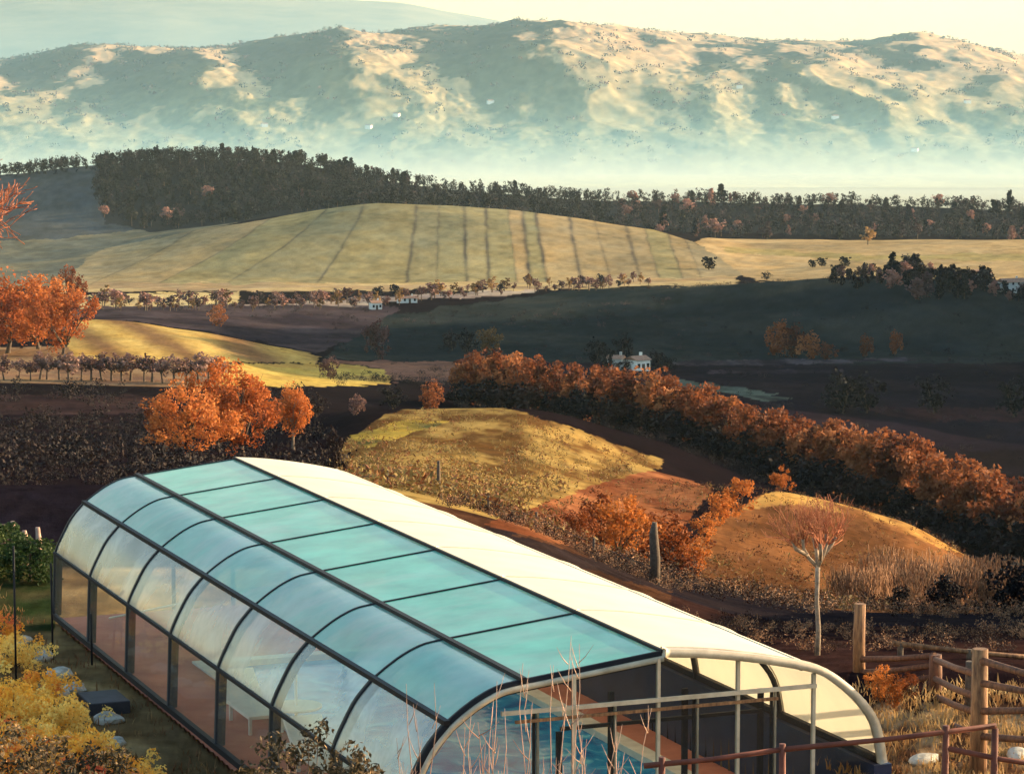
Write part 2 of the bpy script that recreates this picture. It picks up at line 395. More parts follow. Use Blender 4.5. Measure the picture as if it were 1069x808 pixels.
    col[mk] = (np.array([0.40,0.27,0.08])*band[..., None]+np.array([0.15,0.085,0.04])*(1-band[..., None]))[mk]
    paint([(240,381),(330,379),(405,386),(408,400),(340,405),(225,402)], (0.38,0.27,0.065), 540, 860, (0.30,0.19,0.055), (20,40), 14)
    paint([(330,378),(480,375),(480,400),(410,398),(402,385)], (0.17,0.085,0.055), 540, 900, (0.12,0.06,0.045), (20,40), 15)
    # valley fields, painted dark for the shade they lie in
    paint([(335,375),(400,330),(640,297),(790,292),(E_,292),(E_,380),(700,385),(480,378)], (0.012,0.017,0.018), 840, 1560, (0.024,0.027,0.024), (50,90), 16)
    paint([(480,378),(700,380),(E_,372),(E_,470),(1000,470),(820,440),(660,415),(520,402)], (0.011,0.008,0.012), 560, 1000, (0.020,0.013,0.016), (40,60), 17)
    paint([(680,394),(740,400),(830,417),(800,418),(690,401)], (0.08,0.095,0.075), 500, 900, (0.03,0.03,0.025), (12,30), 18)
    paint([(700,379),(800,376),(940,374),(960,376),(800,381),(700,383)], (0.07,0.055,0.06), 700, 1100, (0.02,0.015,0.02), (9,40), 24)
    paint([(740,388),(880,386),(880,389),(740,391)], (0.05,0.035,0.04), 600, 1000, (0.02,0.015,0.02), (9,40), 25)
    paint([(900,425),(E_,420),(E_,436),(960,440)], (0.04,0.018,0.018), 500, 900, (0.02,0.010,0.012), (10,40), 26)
    # left middle strips
    paint([(75,312),(B,312),(B,345),(72,345)], (0.07,0.06,0.05), 800, 1600)
    paint([(80,309),(250,306),(250,318),(85,322)], (0.42,0.33,0.15), 1180, 1600, (0.34,0.26,0.13), (60,60), 19)
    paint([(60,322),(320,316),(400,320),(330,332),(80,331)], (0.13,0.10,0.09), 1000, 1500, (0.08,0.06,0.06), (60,60), 20)
    paint([(200,322),(560,300),(560,306),(220,328)], (0.33,0.27,0.20), 1150, 1650, (0.22,0.17,0.14), (40,40), 23)
    paint([(80,321),(330,318),(420,322),(372,352),(330,370),(210,343),(82,332)], (0.050,0.037,0.040), 880, 1500, (0.026,0.019,0.023), (30,60), 27)
    # striped hill
    hill = [(60,304),(60,262),(180,243),(240,236),(330,219),(410,210),(520,216),(650,230),(722,252),(785,284),(760,292),(640,297),(400,300),(200,304)]
    mk = inpoly(jx, y, hill) & (d2 > 1500) & (d2 < 2420)
    g = np.clip((y-212)/85.0, 0, 1.1)
    base = np.array([0.26,0.20,0.105])*np.ones(y.shape+(1,)); 
    t = np.clip(fbm(X/90, Y/260, 33, 4)*1.3+0.5, 0, 1)[..., None]
    base = base*(1-t)+np.array([0.18,0.15,0.09])*t
    LT = [240, 300, 345, 380, 435, 458, 485, 507, 530, 545, 558, 593, 618, 650, 668, 690, 705]
    LBt = [95, 165, 235, 330, 424, 456, 487, 511, 540, 554, 572, 608, 640, 670, 690, 715, 735]
    wl_ = [1.6, 1.6, 1.8, 2, 2.4, 1.6, 2.4, 2.4, 1.6, 3.0, 2.6, 2.6, 1.6, 2.6, 1.6, 1.8, 1.6]
    dk = [.6, .6, .7, .75, .95, .55, .95, .95, .5, 1, .95, .95, .5, .95, .6, .75, .6]
    gx = x2 + 1.2*fbm(X/14, Y/40, 34, 2)
    for i, (a, b, w, q) in enumerate(zip(LT, LBt, wl_, dk)):
        xl = a+(b-a)*(g**1.25)
        if i < len(LT)-1:                       # crop strip to the right of the line, own tint
            xr = LT[i+1]+(LBt[i+1]-LT[i+1])*(g**1.25); mm = (gx > xl) & (gx <= xr)
            tint = [(1.05,1.0,.92),(0.82,.92,.86),(.94,1.0,.87),(1.06,1.01,.93),(.86,.95,.9)][(i*2+i//3) % 5]
            base = np.where(mm[..., None], base*np.array(tint), base)
        ln = np.exp(-((gx-xl)/(w*0.85))**2)*q*np.clip(0.75+0.5*fbm(X/10, Y/50, 50+i, 2), 0, 1)
        base = base*(1-ln[..., None]) + np.array([0.05,0.045,0.04])*ln[..., None]
    col[mk] = base[mk]
    paint([(60,306),(60,296),(400,296),(640,293),(770,288),(770,297),(640,300),(400,304)], (0.33,0.25,0.12), 1450, 1850, (0.25,0.18,0.10), (60,60), 35)
    # left far field (greenish grey) and shaded slope under the wood, painted grey
    paint([(B,235),(60,235),(250,232),(180,245),(100,262),(60,300),(B,300)], (0.10,0.10,0.075), 1600, 2600, (0.15,0.13,0.08), (60,120), 36)
    paint([(B,170),(130,170),(150,240),(40,250),(B,250)], (0.055,0.060,0.060), 2350, 2960)
    # right lit field
    paint([(725,252),(760,244),(860,247),(E_,248),(E_,292),(790,293),(775,286)], (0.33,0.235,0.115), 1480, 2480, (0.25,0.18,0.09), (90,160), 37)
    paint([(752,258),(900,266),(E_,262),(E_,268),(900,272),(760,264)], (0.24,0.19,0.08), 1700, 2400)
    # woodland floor
    paint([(100,150),(420,190),(E_,190),(E_,249),(860,246),(750,244),(700,244),(640,230),(520,218),(410,212),(330,220),(240,237),(180,244),(110,235)], (0.022,0.022,0.022), 2430, 3200)
    # valley floor beyond
    mk = d2 > 3200; col[mk] = (0.16,0.15,0.09)
    # fine variation
    f1 = fbm(X/(d2*.0035), np.log(d2)/.010, 60, 4, .65); f2 = fbm(X/(d2*.02), np.log(d2)/.05, 61, 3); f3 = fbm(X/(d2*.010), np.log(d2)/.018, 62, 4, .7)
    col = col*(1+0.42*f1+0.22*f2)[..., None]*(1+np.stack([.10*f3, 0*f3, -.16*f3], -1))
    nd, nx = y.shape; idx = np.arange(nd*nx).reshape(nd, nx)
    Q = np.stack([idx[:-1, :-1], idx[:-1, 1:], idx[1:, 1:], idx[1:, :-1]], -1).reshape(-1, 4)
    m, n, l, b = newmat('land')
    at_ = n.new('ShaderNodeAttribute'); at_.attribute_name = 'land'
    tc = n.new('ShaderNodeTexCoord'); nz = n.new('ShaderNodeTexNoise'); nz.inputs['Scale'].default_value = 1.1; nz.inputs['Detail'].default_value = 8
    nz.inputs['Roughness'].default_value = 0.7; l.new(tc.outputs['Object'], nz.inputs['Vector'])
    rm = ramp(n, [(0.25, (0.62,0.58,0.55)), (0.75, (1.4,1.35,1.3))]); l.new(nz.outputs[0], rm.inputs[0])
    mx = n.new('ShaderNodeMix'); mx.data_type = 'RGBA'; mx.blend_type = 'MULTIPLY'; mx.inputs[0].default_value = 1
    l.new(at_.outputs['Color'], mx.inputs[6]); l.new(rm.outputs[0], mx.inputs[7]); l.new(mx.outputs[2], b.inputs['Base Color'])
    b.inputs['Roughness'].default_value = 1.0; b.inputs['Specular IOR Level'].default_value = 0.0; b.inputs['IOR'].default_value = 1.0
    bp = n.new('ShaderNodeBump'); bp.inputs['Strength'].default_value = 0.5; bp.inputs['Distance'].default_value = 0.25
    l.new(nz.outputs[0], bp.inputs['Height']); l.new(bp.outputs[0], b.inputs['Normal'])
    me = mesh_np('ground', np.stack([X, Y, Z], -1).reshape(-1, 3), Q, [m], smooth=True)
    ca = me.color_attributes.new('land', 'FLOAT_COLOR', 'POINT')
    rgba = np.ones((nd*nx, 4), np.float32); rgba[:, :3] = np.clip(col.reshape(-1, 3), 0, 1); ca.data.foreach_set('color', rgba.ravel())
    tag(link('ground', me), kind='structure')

def leaf_cloud(centres, rads, n_each, size, seed, up_bias=0.0, aspect=0.65, skin=0.5):
    r = np.random.RandomState(seed); c = np.repeat(np.asarray(centres), n_each, 0); rr = np.repeat(np.asarray(rads), n_each)
    N = len(c); dv = r.normal(size=(N, 3)); dv /= np.linalg.norm(dv, axis=1)[:, None]
    P = c + dv*(rr*(skin+(1-skin)*r.rand(N)**0.5)*np.where(r.rand(N) < .15, 1.25, 1.0))[:, None]
    nrm = r.normal(size=(N, 3)) + dv*0.9 + np.array([0, 0, up_bias]); nrm /= np.linalg.norm(nrm, axis=1)[:, None]
    a = np.cross(nrm, r.normal(size=(N, 3))); a /= (np.linalg.norm(a, axis=1)[:, None]+1e-9); b = np.cross(nrm, a)
    s = (size*(0.6+0.8*r.rand(N)))[:, None]
    V = np.stack([P-a*s, P-b*s*aspect, P+a*s, P+b*s*aspect], 1).reshape(-1, 3)
    return V, np.arange(4*N).reshape(N, 4)
HC_X = [-900, -200, 0, 75, 140, 200, 300, 380, 430, 500, 540, 600, 700, 800, 900, 960, 1000, 1069, 1200, 2000]
HC_Y = [70, 66, 64, 54, 54, 52, 44, 40, 34, 36, 30, 36, 38, 44, 47, 40, 46, 62, 68, 72]
def far_y(x, d):
    c = np.interp(x, HC_X, HC_Y)
    t = np.clip((d-4700)/(6400-4700), 0, 1); t = t**0.9
    return np.where(d < 4700, 196-(d-4200)/500*14, 182+(c-182)*t*(2-t)*1.0) + np.clip((d-6400)/800, 0, 1)*40
def far_h(x, d):
    """spurs and gullies, in picture rows at that distance"""
    X = (x-CX)/F*d; sp = 0
    for (xc, d0, d1, w1, w2, a, ln) in [(70,5300,6350,50,70,20,20),(178,4900,5700,70,50,30,55),(118,5500,6300,40,60,12,-30),(322,4950,5900,95,60,36,60),(262,5700,6100,26,36,10,10),(560,5000,6250,150,120,40,35),(430,5900,6500,60,110,10,0),(655,5300,6000,50,80,14,-50),(800,4950,5600,110,120,24,80),(955,5500,6400,140,90,26,45),(720,5900,6500,80,60,12,0),(1030,5000,5800,60,90,16,70),(-50,4900,6000,70,60,20,30)]:
        xc2 = xc + ln*(6000-d)/1000.+10*np.sin((d-4800+xc*3)/230.)
        u = x-xc2; s_ = np.where(u < 0, np.exp(-(u/w1)**2), np.exp(-(u/w2)**2))
        g = np.clip((d-d0)/300, 0, 1)*np.clip((d1+350-d)/500, 0, 1); sp = sp + a*s_*g
    rdg = 1-np.abs(fbm(X/260, d/420, 71, 5, 0.55))*2
    am = np.clip((d-4600)/500, 0, 1)
    top = np.clip((6350-d)/700, 0.12, 1)
    return (sp*0.72*top + am*(rdg-0.5)*7*np.clip(top+.2, 0, 1) + am*fbm(X/60, d/100, 77, 4)*3 + 1.3*am*np.abs(fbm(X/16, d/22, 78, 3))*np.clip((fbm(X/130, d/240, 79, 3)+.1)*5, 0, 1)*2)
def build_far():
    xs = np.arange(-200, 1270, 2.2); ds = np.concatenate([np.linspace(4200, 4700, 20), np.linspace(4710, 7300, 420)])
    x2, d2 = np.meshgrid(xs, ds); y = far_y(x2, d2) - far_h(x2, d2)*np.clip((7200-d2)/700, 0, 1)
    X, Y, Z = to_world(x2, y, d2)
    n1 = fbm(X/90, d2/200, 81, 6, .7); n2 = fbm(X/420, d2/600, 85, 4)
    sl_ = np.gradient(Z, axis=1)/(np.gradient(X, axis=1)+1e-6)            # woods, and shade painted dark, on slopes that face left
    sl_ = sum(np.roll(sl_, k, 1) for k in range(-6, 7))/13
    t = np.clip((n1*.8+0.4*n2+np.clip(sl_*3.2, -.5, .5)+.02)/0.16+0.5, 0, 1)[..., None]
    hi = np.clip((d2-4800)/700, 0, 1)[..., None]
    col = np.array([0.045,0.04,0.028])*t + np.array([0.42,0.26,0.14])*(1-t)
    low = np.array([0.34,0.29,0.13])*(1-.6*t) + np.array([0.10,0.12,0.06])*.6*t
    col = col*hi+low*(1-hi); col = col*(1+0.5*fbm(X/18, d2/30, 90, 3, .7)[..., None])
    nd, nx = y.shape; idx = np.arange(nd*nx).reshape(nd, nx)
    Q = np.stack([idx[:-1, :-1], idx[:-1, 1:], idx[1:, 1:], idx[1:, :-1]], -1).reshape(-1, 4)
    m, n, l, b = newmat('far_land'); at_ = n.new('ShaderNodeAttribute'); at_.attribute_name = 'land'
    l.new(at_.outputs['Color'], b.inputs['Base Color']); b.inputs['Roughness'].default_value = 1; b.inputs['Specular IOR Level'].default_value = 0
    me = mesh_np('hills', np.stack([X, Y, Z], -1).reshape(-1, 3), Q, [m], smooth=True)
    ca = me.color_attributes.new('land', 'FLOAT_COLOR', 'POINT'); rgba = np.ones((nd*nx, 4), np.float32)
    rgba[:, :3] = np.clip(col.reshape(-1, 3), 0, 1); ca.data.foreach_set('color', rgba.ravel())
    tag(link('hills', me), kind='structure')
    # woods and lone trees on the slopes, one far mass
    r = np.random.RandomState(55); Vs = []; Qs = []; n0 = 0; k = 0; mi = []
    while k < 1900:
        x_ = r.uniform(-60, 1130); d = r.uniform(4750, 6420); q = fbm(np.array([x_/26.]), np.array([d/75.]), 57, 3)[0]
        if q < r.uniform(-.02, .32) and not (d > 6250 and r.rand() < .5): continue
        yy = far_y(np.array([x_]), np.array([d]))-far_h(np.array([x_]), np.array([d])); P = np.array([c[0] for c in to_world(np.array([x_]), yy, np.array([d]))]); h = r.uniform(5, 9)
        V, Q = leaf_cloud(P+np.array([0, 0, h*.35])+r.normal(size=(3, 3))*np.array([h*.5, h*.5, .5]), np.full(3, h*.42), 7, h*.2, r.randint(1e6)); Vs.append(V); Qs.append(Q+n0); n0 += len(V); mi += [r.randint(2)]*len(Q); k += 1
    tag(link('far_woods', mesh_np('far_woods', np.vstack(Vs), np.vstack(Qs), [M['conifer'], M['mixwood']], mi)), 'scattered far woods on the hazy hills', 'woods', kind='stuff')
    # the paler range still farther off
    xs = np.arange(-200, 1270, 6.0); ds = np.linspace(8800, 12500, 60); x2, d2 = np.meshgrid(xs, ds)
    cr = np.interp(x2, [-200, 0, 120, 300, 420, 520, 620, 800, 1270], [-8, -4, -10, -2, 4, 22, 45, 70, 80])
    t = np.clip((d2-8800)/2700, 0, 1); y = 120+(cr-120)*t*(2-t)
    X, Y, Z = to_world(x2, y, d2); Z = Z + 60*fbm(X/900, Y/1500, 95, 4)*(t*(1.2-t))
    nd, nx = y.shape; idx = np.arange(nd*nx).reshape(nd, nx)
    Q = np.stack([idx[:-1, :-1], idx[:-1, 1:], idx[1:, 1:], idx[1:, :-1]], -1).reshape(-1, 4)
    mt = mat_noise('mountain_land', (0.08,0.075,0.05), (0.20,0.16,0.09), 0.004, 1.0)
    tag(link('mountains', mesh_np('mountains', np.stack([X, Y, Z], -1).reshape(-1, 3), Q, [mt], smooth=True)), kind='structure')
build_terrain(); build_far()

# ------------------------------------------------------------------ air
def volume_mat(name, col, dens, aniso=0.0):
    m = bpy.data.materials.new(name); m.use_nodes = True; n = m.node_tree.nodes; l = m.node_tree.links
    n.remove(n['Principled BSDF']); v = n.new('ShaderNodeVolumePrincipled')
    v.inputs['Color'].default_value = (*col, 1); v.inputs['Density'].default_value = dens; v.inputs['Anisotropy'].default_value = aniso
    l.new(v.outputs[0], n['Material Output'].inputs['Volume']); return m
mb = MB(); mb.abox(-4700, 4700, -60, 12900, -320, 440)
tag(mb.build('haze', volume_mat('haze_air', (0.70,0.92,0.96), 1.5e-5)), 'pale morning haze filling the whole valley', 'haze', kind='stuff')
def fog_mesh(rx, ry, rz):
    V = []; Q = []; nu, nv = 40, 14
    for j in range(nv+1):
        ph = -math.pi/2 + math.pi*j/nv
        for i in range(nu):
            th = 2*math.pi*i/nu; V.append((rx*math.cos(ph)*math.cos(th), ry*math.cos(ph)*math.sin(th), rz*math.sin(ph)))
    for j in range(nv):
        for i in range(nu): Q.append((j*nu+i, j*nu+(i+1) % nu, (j+1)*nu+(i+1) % nu, (j+1)*nu+i))
    return np.array(V), np.array(Q)
fm = volume_mat('fog_air', (0.86,0.96,0.90), 1e-3); n = fm.node_tree.nodes; l = fm.node_tree.links; pv = [q for q in n if q.type == 'PRINCIPLED_VOLUME'][0]
tc = n.new('ShaderNodeTexCoord'); sx = n.new('ShaderNodeSeparateXYZ'); l.new(tc.outputs['Object'], sx.inputs[0])
m1 = n.new('ShaderNodeMath'); m1.operation = 'MULTIPLY'; m1.inputs[1].default_value = -1/33.0; l.new(sx.outputs[2], m1.inputs[0])
m2 = n.new('ShaderNodeMath'); m2.operation = 'EXPONENT'; l.new(m1.outputs[0], m2.inputs[0])
m3 = n.new('ShaderNodeMath'); m3.operation = 'MULTIPLY'; m3.inputs[1].default_value = 3.0e-3; l.new(m2.outputs[0], m3.inputs[0])
m4 = n.new('ShaderNodeMath'); m4.operation = 'ADD'; m4.inputs[1].default_value = 0.85e-4; l.new(m3.outputs[0], m4.inputs[0]); l.new(m4.outputs[0], pv.inputs['Density'])
mr = n.new('ShaderNodeMapRange'); mr.inputs[1].default_value = 10; mr.inputs[2].default_value = 90; l.new(sx.outputs[2], mr.inputs[0])
fr_ = ramp(n, [(0.0, (0.90,0.96,0.84)), (1.0, (0.42,0.80,1.0))]); l.new(mr.outputs[0], fr_.inputs[0]); l.new(fr_.outputs[0], pv.inputs['Color'])
V, Q = fog_mesh(3100, 3150, 420); V[:, 2] = np.maximum(V[:, 2], -25)
tag(link('fog_bank', mesh_np('fog_bank', V, Q, [fm], smooth=True), loc=(150, 6450, -186)),
    'pale fog lying in the valley behind the dark wood', 'fog', kind='stuff')

# ------------------------------------------------------------------ plants
def crown_pts(r, n, cz, rx, rz, lump=0.28):
    out = []
    ph = r.rand(8)*6.28
    while len(out) < n:
        d = r.normal(size=3); d /= np.linalg.norm(d); k = r.rand()**0.38
        th = math.atan2(d[1], d[0])
        q = 1 + lump*math.sin(2*th+ph[0]+2*d[2]) + lump*0.7*math.sin(3*th+ph[1]-3*d[2]) + lump*.4*math.sin(5*d[2]+ph[2])
        out.append((d[0]*rx*k*q, d[1]*rx*k*q, cz+d[2]*rz*k*(0.85+0.3*r.rand())))
    return np.array(out)
PROTO = {}
def tree_meshes(key, seed, leafmat, bark='bark', n_cl=34, per=26, leaf=0.035, trunk_h=0.28, rx=0.30, rz=0.38, tr=0.022, cr=0.085, limbs=6):
    """unit-height broadleaf tree: returns trunk mesh and crown mesh"""
    r = np.random.RandomState(seed); cz = 1-rz
    cs = crown_pts(r, n_cl, cz, rx, rz); V, Q = leaf_cloud(cs, cr*(0.7+0.7*r.rand(n_cl)), per, leaf, seed+1)
    crown = mesh_np(key+'_crown', V, Q, [M[leafmat]])
    mb = MB(); top = np.array([0.02*r.randn(), 0.02*r.randn(), trunk_h])
    mb.tube([(0, 0, -0.03), (0, 0, 0.0), top*0.5, top], [tr*1.5, tr*1.25, tr, tr*0.85], 7)
    for i in range(limbs):
        e = cs[r.randint(n_cl)]; mid = top*0.45+e*0.55+r.normal(size=3)*0.02; mid[2] = max(mid[2], trunk_h)
        mb.tube([top-(0, 0, .02), mid, e], [tr*0.7, tr*0.42, tr*0.12], 5)
        for k in range(2):
            e2 = e+r.normal(size=3)*0.09; mb.tube([mid, (mid+e2)/2+r.normal(size=3)*.01, e2], [tr*.35, tr*.22, tr*.08], 4)
    return mb.mesh(key+'_trunk', M[bark]), crown
def plant_tree(name, label, cat, group, meshes, P, h, rz, wide=1.0):
    e = empty(name, P, rz); tag(e, label, cat, group); e.scale = (h*wide, h*wide, h)
    link('trunk', meshes[0], e); link('crown', meshes[1], e); return e
def solo_mesh(key, seed, leafmat, conifer=False, per=7, n_cl=16, leaf=0.07, cz=0.58, rz=0.34, rx=0.27):
    """small far tree in one mesh: crown plus trunk"""
    r = np.random.RandomState(seed)
    if conifer:
        cs = []
        for i in range(n_cl):
            z = 0.15+0.8*i/n_cl; a = r.rand()*6.28; q = 0.20*(1-z)**0.7*r.rand()**.5+.02; cs.append((q*math.cos(a), q*math.sin(a), z))
        cs = np.array(cs); rad = 0.12*(1.1-cs[:, 2])+.03
    else:
        cs = crown_pts(r, n_cl, cz, rx, rz); rad = 0.12*(0.7+0.6*r.rand(n_cl))
    V, Q = leaf_cloud(cs, rad, per, leaf, seed+1)
    t = []; tq = []
    for k in range(4):
        a = k*math.pi/2; t += [(0.03*math.cos(a), 0.03*math.sin(a), -0.08), (0.015*math.cos(a), 0.015*math.sin(a), 0.7)]
    n0 = len(V); V = np.vstack([V, np.array(t)]); tq = [[n0+2*k, n0+2*((k+1) % 4), n0+2*((k+1) % 4)+1, n0+2*k+1] for k in range(4)]
    mi = [0]*len(Q)+[1]*4
    return mesh_np(key, V, np.vstack([Q, np.array(tq)]), [M[leafmat], M['bark']], mi)
def solo(name, label, cat, group, me, P, h, rz, wide=1.0):
    o = link(name, me, None, P); o.rotation_euler = (0, 0, rz); o.scale = (h*wide, h*wide, h); return tag(o, label, cat, group)

# -- hedge line of russet trees running down to the right
hp = [tree_meshes('hedge%d' % k, 100+k, 'hedge', n_cl=30, per=28, leaf=0.032, trunk_h=0.16, rx=0.20, rz=0.45, cr=0.085, limbs=4) for k in range(5)]
HL = [(482,534,430),(520,524,433),(560,510,438),(600,496,443),(650,478,453),(700,462,463),(750,442,478),(800,424,495),(850,404,510),(900,386,528),(950,370,545),(1000,356,560),(1069,335,578),(1150,312,600)]
hx = [q[0] for q in HL]; hd = [q[1] for q in HL]
def hedge_pos(t, off):
    d = np.interp(t, hx, hd)
    return t, d+off
cnt = 0
x = 484.0
while x < 1120:
    d = float(np.interp(x, hx, hd)); hpx = float(np.interp(x, [482,520,560,640,720,800,900,1000,1069], [50,58,56,60,66,70,80,84,86]))
    for rowi in range(2):
        dd = d + (rowi*9-3) + rnd.uniform(-3, 3); xx = x + rnd.uniform(-4, 4)
        P = ground(xx, dd); h = hpx*rnd.uniform(0.78, 1.1)*dd/F
        tone = 'tall' if h > hpx*d/F*0.97 else 'lower'
        plant_tree('hedge_tree', 'russet tree standing in the long diagonal tree belt of the valley', 'tree', 'russet trees of the diagonal tree belt', hp[cnt % 5], P, h, rnd.uniform(0, 6.28), rnd.uniform(0.85, 1.15))
        cnt += 1
    x += 8.6
# dark understorey along the belt
bush = [solo_mesh('bush%d' % k, 300+k, 'undershrub', n_cl=24, per=16, leaf=0.06, cz=.42, rz=.42, rx=.34) for k in range(3)]
x = 478.0; k = 0
while x < 1110:
    d = float(np.interp(x, hx, hd))-11; P = ground(x+rnd.uniform(-4, 4), d+rnd.uniform(-3, 3))
    solo('bush', 'dark bare bush at the foot of the diagonal russet tree belt', 'bush', 'dark bushes under the tree belt', bush[k % 3], P, rnd.uniform(4.5, 6.5), rnd.uniform(0, 6), 1.3); k += 1
    x += 11
# -- left group of orange trees
lp = [tree_meshes('orange%d' % k, 130+k, 'orange', ('bark', 'pale_bark')[k == 1], n_cl=84, per=52, leaf=0.019, trunk_h=(0.14, 0.36)[k == 1], rx=(0.42, 0.34)[k == 1], rz=(0.45, 0.34)[k == 1], cr=0.085, limbs=8) for k in range(4)]
for (x_, yb, yt, d0, lab, w) in [
    (197, 482, 400, 245, 'bright orange round tree, leftmost of the group beyond the pool house roof', 1.25),
    (172, 484, 418, 262, 'dim orange tree half behind the bright round one, beyond the pool house', 0.9),
    (228, 474, 374, 285, 'tallest orange tree, its top rising above the group beyond the pool house', 0.85),
    (254, 478, 392, 255, 'dense red-orange tree at the middle of the group beyond the ridge end', 1.15),
    (306, 474, 404, 262, 'slender orange tree with a bare pale trunk, right of the orange group', 0.85)]:
    P = ground(x_, d0); yb_ = px(P)[1]; h = (yb_-yt)*d0/F
    m = lp[('bright' in lab)*0 + ('dim' in lab)*1 + ('tallest' in lab)*2 + ('dense' in lab)*3 + ('slender' in lab)*1]
    plant_tree('orange_tree', lab, 'tree', None, m, P, h, rnd.uniform(0, 6), w)
# -- big orange trees at the left edge
for i, (x_, yt, d0, w, lab) in enumerate([
    (8, 284, 700, 1.1, 'large orange tree with a rounded top at the left edge of the view'),
    (40, 288, 715, 1.0, 'large orange tree standing between two others above the ploughed mound'),
    (66, 300, 690, 0.9, 'rightmost of the large orange trees, next to the banded mound'),
    (-22, 296, 690, 1.1, 'large orange tree cut by the left edge of the view'),
    (74, 280, 990, 0.6, 'pale pinkish bare tree rising behind the large orange trees')]):
    P = ground(x_, d0); h = (px(P)[1]-yt)*d0/F
    plant_tree('orange_tree', lab, 'tree', None, lp[(0, 2, 3, 0, 3)[i]], P, h, rnd.uniform(0, 6), w*1.15)
# -- row of dark trees with visible trunks, left
rp = [tree_meshes('row%d' % k, 150+k, 'purple', 'bark', n_cl=22, per=20, leaf=0.045, trunk_h=0.4, rx=0.33, rz=0.32, tr=0.03, cr=0.1, limbs=5) for k in range(3)]
for i in range(24):
    x_ = -26+i*11+rnd.uniform(-3, 3); d0 = 575+rnd.uniform(-8, 8); P = ground(x_, d0); h = (px(P)[1]-(372+rnd.uniform(-4, 5)))*d0/F
    plant_tree('field_tree', 'dark bare tree in the row along the field on the left', 'tree', 'row of dark trees along the left field', rp[i % 3], P, h, rnd.uniform(0, 6), rnd.uniform(1.1, 1.6))
# -- orange shrubs between the two mounds
sp = [tree_meshes('shrub%d' % k, 170+k, 'rust', 'bark', n_cl=34, per=44, leaf=0.03, trunk_h=0.12, rx=0.46, rz=0.47, tr=0.02, cr=0.11, limbs=8) for k in range(4)]
for i, (x_, d0, hp_, w, lab) in enumerate([
    (628, 130, 58, 1.1, 'rust-red shrub left of the bare stump'), (648, 122, 66, 1.0, 'tall rust-orange shrub just left of the dark stump'),
    (668, 128, 60, 1.0, 'rust-orange shrub directly behind the dark stump'), (702, 126, 62, 1.1, 'broad rust-orange shrub right of the dark stump'),
    (726, 140, 44, 1.0, 'low orange shrub at the foot of the brown mound'), (752, 205, 36, 1.0, 'orange shrub on the path between the two mounds'),
    (772, 215, 42, 1.0, 'bright orange shrub near the top of the brown mound'), (815, 255, 26, 1.1, 'small orange shrub on the crest of the brown mound'),
    (738, 190, 30, 1.2, 'small rust shrub below the crest between the mounds'), (604, 118, 34, 1.2, 'low rust shrub, leftmost of the shrubs by the fence line'),
    (690, 150, 44, 1.2, 'rust shrub at the back of the clump behind the stump')]):
    P = ground(x_, d0); plant_tree('shrub', lab, 'shrub', None, sp[i % 4], P, hp_*d0/F, rnd.uniform(0, 6), w)
